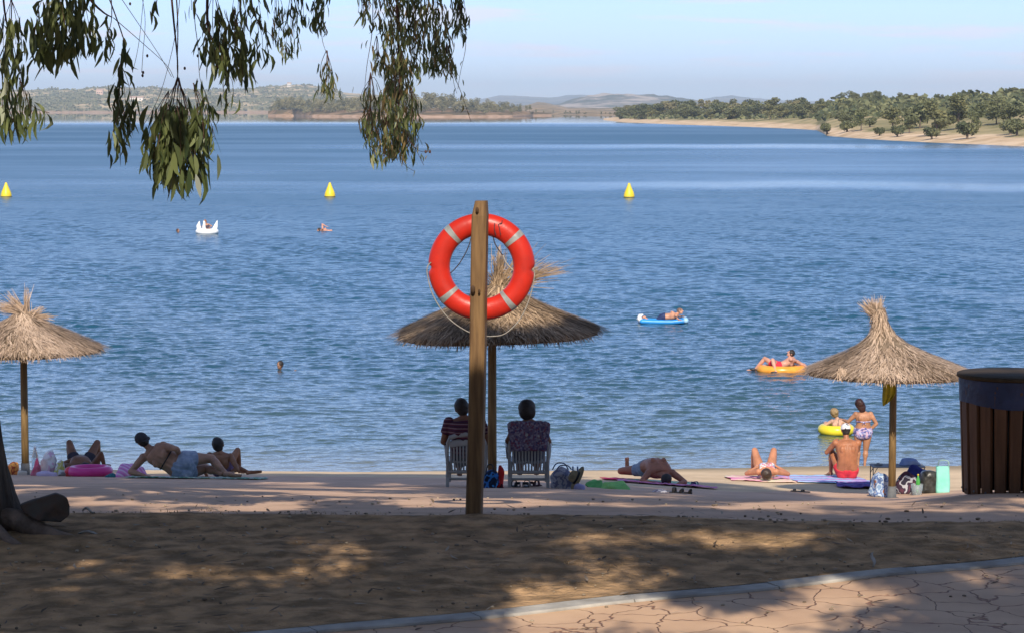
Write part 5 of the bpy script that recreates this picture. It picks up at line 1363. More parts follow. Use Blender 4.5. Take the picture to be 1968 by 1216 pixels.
def strap(mb, s):
    n = len(s.pts)-1; i = int(n*.62); p = s.pts[i]; d = (s.pts[i+1]-s.pts[i-1]).normalized(); x = (s.tl[i]-d*s.tl[i].dot(d)).normalized(); y = d.cross(x); L = []
    for k in range(25):
        a = 2*math.pi*k/24; L.append(p+x*(s.fW(.62)+.004)*math.copysign(abs(math.cos(a))**.85, math.cos(a))+y*(s.fD(.62)+.004)*math.copysign(abs(math.sin(a))**.85, math.sin(a)))
    mb.tube(L, .011, 6)
b.cloth('bikini_strap', m_black, None, None, extra=strap, vox=.006)
YK = 38.0
b = Body(G(425, YK, .02), sk_tan, [(.0,.05,.10),(.0,0,.20),(-.01,-.06,.36)], (1,.05,-.05), (-.035,-.04,.50), (.1,1,.05),
     [dict(w=(-.2,-.12,.03), e=(-.25,-.2,.18), h=(-.1,-.3,-.1)), dict(w=(.14,.02,.08), e=(.22,-.1,.2))],
     [dict(a=(.38,.25,.04), k=(.3,.5,.12), f=(.7,.1,.1)), dict(a=(.24,.42,.05), k=(.27,.25,.7), f=(.2,.7,-.1))], S=.87, hs=1.12, label='dark haired child sitting on the towel with one knee raised')
b.hair('short', m_hair); b.cloth('swim_shorts', mat('purple_cloth', (.20,.13,.22), (.14,.09,.17), scale=20, rough=.9), 0, .3, legs=.45, dd=.012)
YL = 40.0
b = Body(G(158, YL, .02), sk_dark, [(-.06,.25,.14),(-.04,.05,.20),(.02,-.22,.15)], (1,0,0), (.12,-.44,.17), (.0,.35,1),
     [dict(w=(-.15,.1,.25), e=(-.38,-.1,.10)), dict(w=(.40,-.20,.15), e=(.42,-.25,.30), h=(.1,.2,.1))],
     [dict(a=(-.30,.62,.06), k=(-.27,.35,.9), f=(0,.7,-.2)), dict(a=(.16,.62,.06), k=(.17,.35,.9), f=(0,.7,-.2))], S=1.0, fat=1.05, label='dark haired person lying with both knees up behind a pink swim ring')
b.hair('bob', m_hair); b.cloth('swim_shorts', mat('dark_trunks', (.02,.02,.03), (.04,.035,.05), rough=.9), 0, .3, legs=.4, dd=.014)
# ---- chairs -----------------------------------------------------
m_wchair = mat('white_plastic', (.36,.36,.34), (.30,.30,.285), scale=4, rough=.45, bump=.001)
YC = 33.5
def chair(px, label):
    g = G(px, YC); e = empty('beach_chair', g); tag(e, label, 'chair', 'white plastic chairs under the dark straw parasol')
    w_ = .27
    for sx in (-1, 1):
        for (x0, y0, x1, y1, zt) in ((sx*.26,-.05,sx*.25,.03,.36), (sx*.25,.55,sx*.24,.48,.36)):
            MB().add([(x0+a*.022, y0+b_*.025, 0) for a in (-1,1) for b_ in (-1,1)]+[(x1+a*.03, y1+b_*.03, zt) for a in (-1,1) for b_ in (-1,1)],
                [(0,1,3,2),(4,6,7,5),(0,4,5,1),(2,3,7,6),(0,2,6,4),(1,5,7,3)]).build('leg', m_wchair, e, smooth=False)
        MB().tube(smoothpath([(sx*.285,.50,.34),(sx*.30,.44,.52),(sx*.30,.25,.55),(sx*.29,.02,.55),(sx*.265,-.03,.50)], 4), (.028,.014) if False else .018, 8).build('armrest', m_wchair, e)
    MB().box((0,.24,.345), (.50,.50,.022)).box((0,.49,.325), (.5,.02,.06)).build('seat', m_wchair, e, smooth=False)
    fr = MB()
    def bk(x, z): t = (z-.10)/.62; return Vector((x, -.02-.14*t, z))
    for sx in (-1, 1): fr.tube([bk(sx*.245,.10), bk(sx*.262,.4), bk(sx*.255,.62), bk(sx*.22,.70)], [(.022,.014)]*4, 8, lat=(1,0,0))
    fr.tube([bk(-.225,.695), bk(-.12,.735), bk(0,.748), bk(.12,.735), bk(.225,.695)], [(.030,.014)]*5, 8, lat=(0,0,1))
    fr.tube([bk(-.225,.60), bk(-.12,.625), bk(0,.632), bk(.12,.625), bk(.225,.60)], [(.048,.010)]*5, 8, lat=(0,0,1))
    fr.tube([bk(-.25,.22), bk(0,.22), bk(.25,.22)], [(.026,.012)]*3, 8, lat=(0,0,1)); fr.tube([bk(-.255,.12), bk(.255,.12)], [(.018,.012)]*2, 8, lat=(0,0,1))
    fr.build('back_frame', m_wchair, e)
    for i in range(11):
        x = (i-5)*.042; zt = .60+.02*(1-abs(i-5)/5)
        MB().tube([bk(x*.92,.21), bk(x,.4)+Vector((0,-.012,0)), bk(x*1.02,zt)], [(.0125,.005)]*3, 6, lat=(1,0,0)).build('back_slat', m_wchair, e)
    return e, g
c1, g1 = chair(897, 'white plastic slatted chair behind the timber post, man in a striped shirt sitting in it')
c2, g2 = chair(1016, 'white plastic slatted chair with a flowery towel hung over its back')
b = Body(g1, sk_dark, [(0,.20,.42),(0,.08,.56),(-.01,-.0,.74),(-.03,.0,.92)], (1,0,0), (-.065,.03,1.08), (-.08,1,-.1),
     [dict(w=(-.27,.32,.57), e=(-.36,-.02,.55)), dict(w=(.27,.32,.57), e=(.33,-.02,.55))],
     [dict(a=(-.12,.95,.08), k=(-.14,.6,.8), f=(0,1,-.3)), dict(a=(.12,.95,.08), k=(.14,.6,.8), f=(0,1,-.3))], S=1.02, fat=1.25, hs=1.1, label='man in a striped dark red shirt sitting in the left white chair')
b.hair('short', m_hair); b.cloth('striped_shirt', pattern('striped_shirt', 'stripes', [(.10,.022,.035),(.22,.14,.15),(.07,.018,.03),(.05,.02,.045)], 5.5, axis='Z'), 0, 1, arms=.55, dd=.016); b.cloth('shorts', m_black, 0, .25, legs=.6, dd=.02)
b = Body(g2, sk_dark, [(0,.20,.42),(0,.08,.56),(0,.0,.72),(0,.0,.89)], (1,0,0), (-.02,.03,1.06), (.05,1,0),
     [dict(w=(-.27,.32,.57), e=(-.36,-.02,.55)), dict(w=(.27,.32,.57), e=(.33,-.02,.55))],
     [dict(a=(-.12,.95,.08), k=(-.14,.6,.8), f=(0,1,-.3)), dict(a=(.12,.95,.08), k=(.14,.6,.8), f=(0,1,-.3))], S=.96, fat=1.05, fem=True, hs=1.2, label='woman with thick dark bobbed hair sitting in the chair under the flowery towel')
b.hair('bob', m_hair); b.cloth('dress', mat('dark_dress', (.04,.035,.06), (.07,.06,.09), rough=.9), 0, .95, legs=.5, dd=.014)
# ---- prone man --------------------------------------------------
YM = 42.0
b = Body(G(1262, YM, .03), sk_red, [(-.14,.42,.14),(-.08,.2,.24),(.0,-.02,.27),(.06,-.22,.16)], (1,.12,0), (.13,-.46,.10), (.0,-.25,-1),
     [dict(w=(-.05,-.50,.05), e=(-.46,-.35,.10), h=(.5,-.1,0)), dict(w=(.32,-.52,.04), e=(.46,-.15,.10), h=(-.3,-.3,0))],
     [dict(a=(-.46,1.02,.07), k=(-1.2,.6,.04), f=(-.08,-.1,1)), dict(a=(-.32,1.2,.06), k=(-.25,.8,.02), f=(0,1,-.2))], S=1.0, fat=1.2, label='man lying face down on a pink towel, one foot in the air')
b.hair('short', m_hair); b.cloth('swim_shorts', mat('grey_blue_trunks', (.30,.36,.42), (.18,.22,.30), scale=16, rough=.9), 0, .3, legs=.35, dd=.012)
# ---- supine woman -----------------------------------------------
YB2 = 46.0
m_bik = pattern('flower_bikini', 'spots', [(.65,.35,.30),(.30,.38,.55),(.62,.60,.58),(.55,.20,.25)], 26)
b = Body(G(1474, YB2, .03), skin('sunned_skin', (.50,.22,.12)), [(0,.36,.13),(0,.15,.17),(.0,-.1,.15)], (1,0,0), (-.05,-.38,.17), (-.08,.5,1),
     [dict(w=(-.16,.22,.20), e=(-.40,.02,.06)), dict(w=(.22,.22,.2), e=(.42,.0,.06))],
     [dict(a=(-.20,.72,.05), k=(-.14,.5,.9), f=(0,.8,-.1)), dict(a=(.20,.72,.05), k=(.17,.5,.9), f=(0,.8,-.1))], S=1.02, fem=True, label='tanned woman in a flowery bikini lying on her back, knees up')
b.hair('bob', mat('brown_hair', (.06,.035,.025), (.03,.02,.015), scale=20, rough=.5)); b.cloth('bikini', m_bik, 0, .25, legs=.08, dd=.008)
b.cloth('bikini_top', m_bik, .68, .90, dd=.010, extra=lambda mb, s: [mb.ell(s.pts[int(.75*(len(s.pts)-1))]+s.lat*q*.075+Vector((0,0,.09)), (.075,.07,.055)) for q in (-1,1)])
# ---- seated man in a white cap ----------------------------------
YS_ = 46.9
b = Body(G(1626, YS_, .03), skin('deep_tan', (.42,.165,.075)), [(.01,.0,.11),(.01,-.07,.28),(.01,-.08,.48),(.0,.0,.70)], (1,-.05,.0), (-.01,.07,.90), (-.15,1,-.25),
     [dict(w=(-.20,.28,.62), e=(-.36,.14,.46), h=(.2,.2,.3), curl=.4), dict(w=(.10,.42,.45), e=(.33,.22,.42))],
     [dict(a=(-.24,.40,.06), k=(-.26,.22,.7), f=(-.2,.7,-.1)), dict(a=(.12,.48,.06), k=(.12,.3,.7), f=(0,.7,-.1))], S=1.03, fat=1.22, armfat=.95, label='tanned man in a white cap and red trunks sitting on a towel')
b.hair('short', m_hair); b.cap(mat('white_cap', (.70,.67,.66), (.60,.56,.56), scale=20, rough=.8, bump=.004, bscale=30), brim=False)
b.cloth('swim_trunks', mat('red_trunks', (.62,.03,.045), (.50,.025,.04), scale=10, rough=.8), 0, .20, legs=.30, dd=.016)
# ---- standing woman ---------------------------------------------
YWm = 50.9
b = Body(G(1655, YWm, -.01), skin('warm_skin', (.46,.225,.125)), [(.03,0,.66),(.03,-.01,.80),(.03,-.02,.96),(.03,0,1.10)], (1,0,0), (-.04,.03,1.27), (-.2,1,-.1),
     [dict(w=(-.35,.22,.93), e=(-.30,-.02,.84), h=(-.3,.2,.1)), dict(w=(.16,-.02,.74), e=(.45,-.06,.86), h=(-.2,.05,-.2))],
     [dict(a=(-.06,.03,.02), k=(-.08,.4,.4), f=(-.1,1,-.1)), dict(a=(.07,-.02,.02), k=(.1,.4,.4), f=(.1,1,-.1))], S=.80, fat=1.34, fem=True, hs=1.2, label='woman in a blue patterned bikini standing at the water edge')
b.hair('long', mat('auburn_hair', (.045,.014,.012), (.02,.008,.008), scale=20, rough=.5, bump=.005, bscale=50))
m_bik2 = pattern('blue_bikini', 'spots', [(.20,.20,.42),(.42,.42,.58),(.10,.10,.25),(.50,.35,.45)], 30)
b.cloth('bikini_bottom', m_bik2, 0, .34, legs=.12, dd=.010)
def strap2(mb, s):
    n = len(s.pts)-1; i = int(n*.66); p = s.pts[i]; d = Vector((0,0,1)); x = s.tl[i]; y = d.cross(x); t = i/n
    mb.tube([p+x*(s.fW(t)+.004)*math.copysign(abs(math.cos(2*math.pi*k/24))**.85, math.cos(2*math.pi*k/24))+y*(s.fD(t)+.004)*math.copysign(abs(math.sin(2*math.pi*k/24))**.85, math.sin(2*math.pi*k/24)) for k in range(25)], .013, 6)
    q = p-y*(s.fD(t)+.01)
    for w_ in (-1,1): mb.tube([q, q+Vector((w_*.03,-.012,-.05))], .009, 6)
b.cloth('bikini_strap', m_bik2, None, None, extra=strap2, vox=.006)
# ---- girl in the yellow ring ------------------------------------
YG = ywater(833); c = P(1607, 833, YG); c.z = 0
yr = MB().torus((0,0,.10), .30, .115, n=48, m=16); yro = yr.build('swim_ring', mat('yellow_vinyl', (.80,.66,.04), (.72,.58,.03), scale=5, rough=.3), loc=c); tag(yro, 'yellow inflatable swim ring round the girl in the shallows', 'swim ring')
b = Body(c, skin('pale_skin', (.60,.36,.25)), [(0,0,-.12),(.0,0,.04),(.02,0,.18),(.04,.0,.31)], (1,-.25,0), (-.045,.02,.47), (-.5,1,0),
     [dict(w=(-.22,.25,.22), e=(-.28,-.05,.16)), dict(w=(.30,.15,.22), e=(.27,-.1,.20))],
     [dict(a=(-.08,.05,-.7), k=(-.08,.4,-.4)), dict(a=(.08,.05,-.7), k=(.08,.4,-.4))], S=.80, fat=1.0, fem=True, hs=1.18, label='girl with tied-up blond hair standing in the yellow swim ring')
b.hair('bun', m_blond); b.cloth('swimsuit', mat('dark_swimsuit', (.05,.03,.06), (.08,.05,.09)), 0, .5, dd=.008)
b.cloth('halter_strap', m_black, None, None, extra=lambda mb, s: mb.tube([s.pts[-1]+Vector((.0,-.062,.02)), s.pts[-4]+Vector((.0,-.10,0)), s.pts[-7]+Vector((0,-.098,0))], .007, 6), vox=.005)
# ---- man on the orange ring -------------------------------------
YO = ywater(713); c = P(1503, 713, YO); c.z = 0
m_or = mat('orange_vinyl', (.80,.36,.05), (.70,.28,.03), scale=6, rough=.3)
oro = MB().torus((0,0,.05), .40, .13, n=56, m=16, sx=1.35).build('swim_ring', m_or, loc=c); tag(oro, 'orange inflatable ring out on the lake under a lounging man', 'swim ring')
b = Body(c, skin('rosy_skin', (.60,.31,.22)), [(-.18,-.05,.14),(.0,-.02,.17),(.18,.0,.26),(.30,.02,.34)], (-.25,-1,.15), (.24,.0,.50), (-.9,-.25,.65),
     [dict(w=(.74,-.30,.12), e=(.52,-.35,.28), h=(.3,0,-.05)), dict(w=(.72,.35,.14), e=(.55,.3,.3), h=(.3,0,-.05))],
     [dict(a=(-.22,-.50,.02), k=(-.35,-.40,.40), f=(-.5,-.4,-.2)), dict(a=(-.74,.1,.05), k=(-.5,.1,.45), f=(-1,0,.1))], S=.98, fat=1.08, label='man in red trunks lying back on the orange ring with arms spread')
b.hair('short', m_hair); b.facebits(); b.cloth('swim_trunks', mat('crimson_trunks', (.60,.02,.05), (.5,.02,.04)), 0, .3, legs=.5, dd=.014)
for h_, kn, an in b.hips: MB().ell(an+Vector((-.05,0,-.01)), (.11,.05,.045)).build('water_shoe', m_black, b.o)
# ---- man on the blue air bed ------------------------------------
YA = ywater(620); c = P(1273, 620, YA); c.z = 0; k = YA/F
m_bl = mat('blue_vinyl', (.03,.30,.72), (.025,.24,.62), scale=4, rough=.35); 
am = MB()
for i in range(5): am.tube([(-.72,(i-2)*.14,.07),(-.3,(i-2)*.14,.05),(.3,(i-2)*.14,.045),(.80,(i-2)*.14,.09)], [.085,.08,.08,.085], 12)
ao = rem_obj('air_bed', am, m_bl, loc=c, voxel=.015, smooth=1); tag(ao, 'blue inflatable air bed with a white tail end floating on the lake', 'air bed')
MB().tube([(-.72,-.1,.05),(-.80,-.1,.16),(-.76,-.1,.25),(-.68,-.1,.28)], [(.09,.2),(.10,.2),(.075,.16),(.03,.08)], 14, lat=(1,0,0)).build('white_tail', mat('white_vinyl', (.78,.78,.76), (.7,.7,.69), rough=.35), ao)
MB().tube([(.78,-.32,.10),(.78,.32,.10)], .095, 12).build('pillow', mat('pale_blue_vinyl', (.35,.58,.75), (.3,.5,.68), rough=.35), ao)
b = Body(c, skin('sandy_skin', (.58,.29,.18)), [(-.02,-.05,.20),(.14,-.07,.21),(.32,-.08,.23),(.46,-.08,.27)], (.1,-1,0), (.60,-.06,.40), (1,-.2,.2),  # one even sandy skin tone
     [dict(w=(.55,-.40,.12), e=(.40,-.46,.06), h=(.3,.1,0)), dict(w=(.72,.20,.20), e=(.5,.25,.12))],
     [dict(a=(-.60,.14,.17), k=(-.3,.14,.0), f=(-1,0,-.2)), dict(a=(-.60,-.04,.17), k=(-.3,-.04,.0), f=(-1,0,-.2))], S=.94, fat=1.15, label='man lying on his front on the blue air bed, head lifted')
b.hair('short', mat('grey_brown_hair', (.20,.12,.09), (.14,.09,.07), rough=.7)); b.facebits(); b.cloth('swim_shorts', mat('navy_trunks', (.02,.04,.12), (.02,.03,.09)), 0, .3, legs=.5, dd=.012)
# ---- swimmers ---------------------------------------------------
def swimmer(px, py, head, face, label, arms, S=1.0, sk=sk_mid, hair='short', hm_=m_hair, sp=None, lat=(1,0,0), bits=False):
    Y = ywater(py); c = P(px, py, Y); c.z = 0
    hv = Vector(head); sp = sp or [hv+Vector((0,.05,-.62)), hv+Vector((0,.03,-.42)), hv+Vector((0,.02,-.20))]
    b = Body(c, sk, sp, lat, head, face, arms, [None, None], S=S, label=label, voxel=.014)
    b.hair(hair, hm_)
    if bits: b.facebits()
    return b
swimmer(538, 709, (0,0,.125), (-.55,-1,.1), 'swimmer with dark wet hair alone in the water, only the head showing', [dict(w=(-.45,-.1,-.06), e=(-.35,0,-.12)), dict(w=(.45,-.1,-.06), e=(.35,0,-.12))], sk=skin('wet_skin', (.30,.16,.10)), bits=True)
swimmer(342, 446.5, (0,0,.09), (.8,-.6,.1), 'swimmer, only the head showing, left of the white inflatable swan', [dict(w=(-.4,.1,-.1), e=(-.3,0,-.15)), dict(w=(.4,.1,-.1), e=(.3,0,-.15))], sk=skin('ruddy_skin', (.48,.24,.16)), hm_=mat('brown_wet_hair', (.07,.04,.03), (.05,.03,.02)))
swimmer(616, 444, (-.10,-.02,.05), (-1,-.2,-.2), 'front crawl swimmer with one bent arm lifted out of the water', [dict(w=(-.4,.1,-.2), e=(-.2,.1,-.2)), dict(w=(.34,-.04,.27), e=(.10,-.04,.36), h=(.5,0,-.02), raw=False)], S=1.1,
   sk=skin('pink_skin', (.62,.30,.20)), sp=[(.62,0,-.10),(.4,0,-.06),(.10,0,.02)], lat=(0,-.8,.6), hm_=m_hair)
# ---- white inflatable swan with a child -------------------------
Ys = ywater(449.5); c = P(398, 449.5, Ys); c.z = 0; k = Ys/F; m_wv = mat('white_swan_vinyl', (.86,.86,.84), (.80,.80,.79), rough=.35)
sw = MB().torus((0,0,.13), .42, .17, n=40, m=14, sx=1.15); swo = sw.build('inflatable_swan', m_wv, loc=c, smooth=True); tag(swo, 'white inflatable swan with upright neck and wings carrying a child', 'pool float')
MB().tube(smoothpath([(-.10,-.42,.15),(-.12,-.48,.42),(-.10,-.46,.62),(-.12,-.50,.74)], 3), [.13,.12,.11,.10,.085,.075,.07,.065,.06,.04], 12).build('neck', m_wv, swo)
for pts_, r_ in ((((-.42,-.05,.15),(-.50,0,.45),(-.44,0,.72)), ((.14,.10),(.13,.07),(.02,.02))), (((.38,-.05,.15),(.52,0,.45),(.60,0,.76)), ((.16,.10),(.12,.07),(.02,.02)))):
    MB().tube(pts_, list(r_), 12, lat=(1,0,0)).build('wing', m_wv, swo)
b = Body(c, skin('child_skin', (.50,.24,.13)), [(.05,.05,.26),(.03,.02,.40),(-.02,.0,.56)], (1,.2,0), (-.10,-.02,.72), (-.2,-1,-.1),
     [dict(w=(-.22,-.22,.42), e=(-.25,-.05,.45)), dict(w=(.22,-.20,.42), e=(.28,-.05,.45))], [dict(a=(-.15,-.5,.12), k=(-.15,-.3,.5)), dict(a=(.3,-.45,.15), k=(.2,-.3,.5))], S=.72, hs=1.15, label='child riding on the white inflatable swan', voxel=.012)
b.hair('short', mat('ginger_hair', (.30,.13,.05), (.22,.09,.04))); b.facebits(); b.cloth('swimsuit', mat('dark_suit', (.06,.05,.08), (.1,.08,.1)), 0, .8, dd=.01)
# ================================================================== THINGS ON THE BEACH
def towel(px0, px1, Y0, Y1, m, label, skew=0, seed=1, amp=.016, name='towel', cat='towel', th=.010, dz=.006, edge=.03):
    r = np.random.default_rng(seed); nu, nv = 60, 26
    g0 = G((px0+px1)/2, (Y0+Y1)/2)
    xa0, xb0 = G(px0, Y0).x, G(px1, Y0).x; wdt = xb0-xa0
    V = []
    for j in range(nv):
        v = j/(nv-1)
        for i in range(nu):
            u = i/(nu-1)
            x = xa0+wdt*u+skew*v+edge*math.sin(v*7+seed+2*u); y = Y0+(Y1-Y0)*v+edge*math.sin(u*9+seed)+edge*.5*math.sin(u*23+seed*2)
            z = float(gz(x, y))+dz+amp*(.5+.5*mnoise.noise(Vector((x*3.1, y*2.6, seed*3.7))))+amp*.8*abs(mnoise.noise(Vector((x*8, y*3, seed))))
            V.append((x-g0.x, y-g0.y, z-g0.z))
    Fc = [(j*nu+i, j*nu+i+1, (j+1)*nu+i+1, (j+1)*nu+i) for j in range(nv-1) for i in range(nu-1)]
    o = mesh_obj(name, V, Fc, m, loc=g0, smooth=True); md = o.modifiers.new('s', 'SOLIDIFY'); md.thickness = th; md.offset = 1
    tag(o, label, cat); return o
def heap(name, px0, px1, Y, top_py, m, label, cat, seed=1, dep=.22, amp=.05, fr=6, handles=None, sq=2.6, taper=.8, mh=None, fold=0):
    """soft lumpy bag or bundle standing on the ground"""
    g = G((px0+px1)/2, Y); W = (px1-px0)/2/ppm(Y); by = proj(*g)[1]; H = (P((px0+px1)/2, top_py, Y).z-g.z)
    mb = MB(); n, mm = 40, 22; V = []; Fc = []
    for i in range(mm+1):
        th = math.pi*i/mm; cz = math.cos(th); st = math.sin(th)
        sq_ = sq if cz > 0 else 6; zz = math.copysign(abs(cz)**(2/sq_), cz); rr_ = abs(st)**(2/sq_)
        for k in range(n):
            a = 2*math.pi*k/n; ca, sa = math.cos(a), math.sin(a)
            x = math.copysign(abs(ca)**(2/sq), ca)*rr_; y = math.copysign(abs(sa)**(2/sq), sa)*rr_
            tz = (zz+1)/2; tp = 1-(1-taper)*tz
            p = Vector((x*W*tp, y*dep*tp, H*tz))
            d = mnoise.noise_vector(Vector((p.x*fr, p.y*fr, p.z*fr+seed*5.3))); rdg = abs(mnoise.noise(Vector((p.x*fr*1.6+seed, p.y*fr, p.z*fr*.8))))
            p += d*amp*1.3*(1 if zz > -.9 else .2)+Vector((x, y, 0))*(-rdg*amp*fold); p.z = max(p.z, -.005)
            V.append(p)
    for i in range(mm):
        for k in range(n): Fc.append((i*n+k, (i+1)*n+k, (i+1)*n+(k+1)%n, i*n+(k+1)%n))
    o = mb.add(V, Fc).build(name, m, loc=g); tag(o, label, cat)
    if handles:
        for (hx0, hx1, hp) in handles:
            q = [P(hx0, top_py+4, Y)-g, P(hx0*.75+hx1*.25, hp, Y)-g, P(hx0*.25+hx1*.75, hp, Y)-g, P(hx1, top_py+4, Y)-g]
            MB().tube(smoothpath(q, 5), .008, 6).build('handle', mh or m, o)
    return o
def cloth_m(name, a, b_, sc_=6): return mat(name, a, b_, scale=sc_, rough=.9, bump=.010, bscale=14, spec=.1)
# towels
towel(236, 500, 36.3, 37.7, pattern('green_towel', 'patch', [(.10,.32,.26),(.55,.60,.58),(.16,.24,.12),(.5,.5,.42),(.10,.32,.26)], 7), 'green and white patterned towel under the reclining woman', seed=2)
towel(1190, 1378, 41.2, 41.9, pattern('pink_towel', 'patch', [(.62,.20,.36),(.70,.26,.42),(.48,.20,.42),(.70,.30,.45)], 2.5), 'long pink towel in front of the man lying face down', seed=3, amp=.03)
towel(1160, 1235, 42.1, 43.2, pattern('crimson_towel', 'patch', [(.50,.03,.10),(.60,.06,.16),(.42,.03,.09)], 5), 'crimson towel beneath the raised foot of the man lying face down', seed=4)
towel(1200, 1350, 41.95, 43.3, pattern('mint_towel', 'patch', [(.22,.42,.24),(.45,.60,.45),(.15,.35,.20)], 5), 'pale green towel beneath the man lying face down', seed=5)
towel(1405, 1528, 45.6, 47.0, pattern('peach_towel', 'patch', [(.72,.24,.42),(.75,.36,.46),(.74,.52,.44),(.76,.70,.52)], 1.2), 'pink and cream towel under the sunbathing woman', seed=6, amp=.022)
towel(1532, 1690, 45.7, 47.6, pattern('blue_pink_towel', 'stripes', [(.32,.50,.72),(.36,.55,.78),(.60,.30,.56),(.28,.20,.50)], .55, axis='Y'), 'large light blue and pink towel under the man in the white cap', seed=7, amp=.022, skew=-.25)
towel(1620, 1700, 44.2, 45.5, pattern('navy_towel', 'patch', [(.06,.05,.20),(.14,.08,.30),(.10,.14,.34)], 4), 'crumpled navy and purple towel beside the right parasol', seed=8, amp=.05)
# left heap
heap('bag', 12, 39, 41.9, 887, pattern('orange_print', 'patch', [(.62,.16,.04),(.70,.36,.10),(.35,.08,.04),(.66,.26,.08)], 9), 'orange patterned bundle between the eucalyptus trunk and the left parasol pole', 'bag', 1, .16, .05, fold=.6)
heap('beach_bag', 74, 112, 40.2, 868, pattern('white_bag', 'patch', [(.68,.66,.66),(.72,.70,.70),(.60,.40,.52),(.68,.68,.68)], 5), 'white and pink cloth beach bag right of the left parasol pole', 'bag', 2, .2, .07, fold=.8, taper=.6)
heap('bundle', 60, 80, 40.1, 878, cloth_m('pink_red_cloth', (.60,.08,.16), (.66,.30,.40)), 'pink and red cloth bundle against the white beach bag', 'clothes', 3, .12, .04, fold=.8, taper=.5)
heap('bundle', 98, 131, 39.8, 888, pattern('yellow_grey_cloth', 'patch', [(.55,.55,.50),(.45,.42,.12),(.62,.62,.60),(.30,.30,.30)], 6), 'white and yellow clothes heaped right of the white beach bag', 'clothes', 4, .16, .06, fold=.8, taper=.5)
heap('bundle', 70, 112, 39.5, 905, cloth_m('lilac_cloth', (.58,.48,.62), (.50,.42,.55)), 'lilac cloth lying in front of the white beach bag', 'clothes', 5, .12, .03, taper=.8)
heap('bundle', 222, 284, 38.2, 890, pattern('pink_stripe_cloth', 'stripes', [(.68,.26,.52),(.72,.52,.66),(.60,.20,.46)], 6, axis='DIAGONAL'), 'pink and white striped bundle behind the reclining woman', 'clothes', 6, .2, .05, fold=.6)
heap('beach_item', 200, 222, 37.6, 909, cloth_m('teal_dark_cloth', (.03,.10,.13), (.05,.20,.22)), 'small dark teal beach item left of the green towel', 'beach item', 7, .07, .02)
heap('cup', 126, 138, 38.9, 899, mat('red_plastic', (.62,.04,.03), (.55,.04,.03), rough=.4), 'small red toy left of the pink swim ring', 'toy', 8, .06, .008, sq=4)
# white block at the pole
g = G(43, 40.9); tag(rem_obj('stone', MB().box((0,0,.035), (.15,.10,.08), rz=.3, ry=.1), mat('white_stone', (.66,.62,.52), (.58,.54,.46), scale=9, bump=.004), loc=g, voxel=.012, smooth=4), 'cream stone block at the foot of the left parasol pole', 'stone')
# bottle
def bottle(px, Y, top_py, r_, m, mc, label, lean=0, tip=0):
    g = G(px, Y, tip); H = P(px, top_py, Y).z-g.z; e = empty('bottle', g); tag(e, label, 'bottle')
    a = MB().lathe([(r_*.9,0),(r_,.01),(r_,H*.60),(r_*.96,H*.66),(r_*.45,H*.86),(r_*.36,H*.93)], n=20); b_ = MB().lathe([(r_*.42,H*.92),(r_*.42,H),(0.001,H*1.005)], n=14)
    a.build('bottle_body', m, e); b_.build('cap', mc, e); e.rotation_euler = (0, R(lean), 0); return e
m_clear = bpy.data.materials.new('clear_plastic'); m_clear.use_nodes = True; q = m_clear.node_tree.nodes['Principled BSDF']; q.inputs['Base Color'].default_value = (.75,.86,.92,1); q.inputs['Transmission Weight'].default_value = .75; q.inputs['Roughness'].default_value = .2; q.inputs['IOR'].default_value = 1.2
m_green = bpy.data.materials.new('green_bottle'); m_green.use_nodes = True; q = m_green.node_tree.nodes['Principled BSDF']; q.inputs['Base Color'].default_value = (.10,.50,.10,1); q.inputs['Transmission Weight'].default_value = .4; q.inputs['Roughness'].default_value = .25
bottle(68, 40.6, 857, .055, m_clear, mat('white_cap_plastic', (.7,.75,.8), (.65,.7,.75)), 'large clear water bottle beside the left parasol pole')
# pink swim ring, leaning
g = G(173, 38.7); s = ppm(38.7)
pr = MB().torus((0,0,.075), 35/s-.0, .075, n=56, m=16, sy=.9); 
for v in pr.v: v.z += .02+v.y*-.02; v.x *= 1.0
pr_o = pr.build('swim_ring', mat('pink_vinyl', (.68,.045,.27), (.60,.035,.23), scale=4, rough=.3), loc=g); tag(pr_o, 'hot pink inflatable swim ring lying in front of the person with raised knees', 'swim ring')
MB().ell((-.30,-.05,.10), (.09,.11,.07)).build('red_panel', mat('red_vinyl', (.72,.05,.08), (.66,.04,.07), rough=.3), pr_o)
# centre: bags
heap('bag', 926, 957, 31.9, 903, pattern('blue_bag', 'patch', [(.01,.015,.03),(.03,.16,.45),(.01,.02,.05),(.05,.25,.60),(.012,.02,.04)], 9), 'blue and black bag leaning on the middle parasol pole', 'bag', 11, .14, .04, fold=.5, handles=[(934,950,893)], mh=m_black)
heap('backpack', 954, 970, 32.0, 893, pattern('red_bag', 'patch', [(.42,.02,.02),(.50,.03,.03),(.05,.01,.015)], 5), 'small red bag right of the middle parasol pole', 'bag', 12, .09, .02, fold=.4)
heap('beach_bag', 1056, 1104, 32.9, 897, pattern('flower_bag', 'patch', [(.30,.30,.34),(.40,.40,.44),(.16,.17,.26),(.36,.36,.40)], 9), 'grey flowered beach bag right of the chair with the flowery towel', 'bag', 13, .17, .05, fold=.6, handles=[(1062,1092,890),(1070,1098,894)], mh=cloth_m('navy_strap', (.04,.06,.12), (.06,.08,.15)))
for i, px in enumerate((1101, 1110)):
    g = G(px, 33.0); e = MB().tube([(0,0,.05),(0,0,.30)], .011, 8).build('tube', mat('blue_tube', (.10,.20,.42), (.08,.16,.36), rough=.5), loc=g); tag(e, ['blue upright tube, left of a pair, behind the straw hat','blue upright tube, right of a pair, behind the straw hat'][i], 'tube')
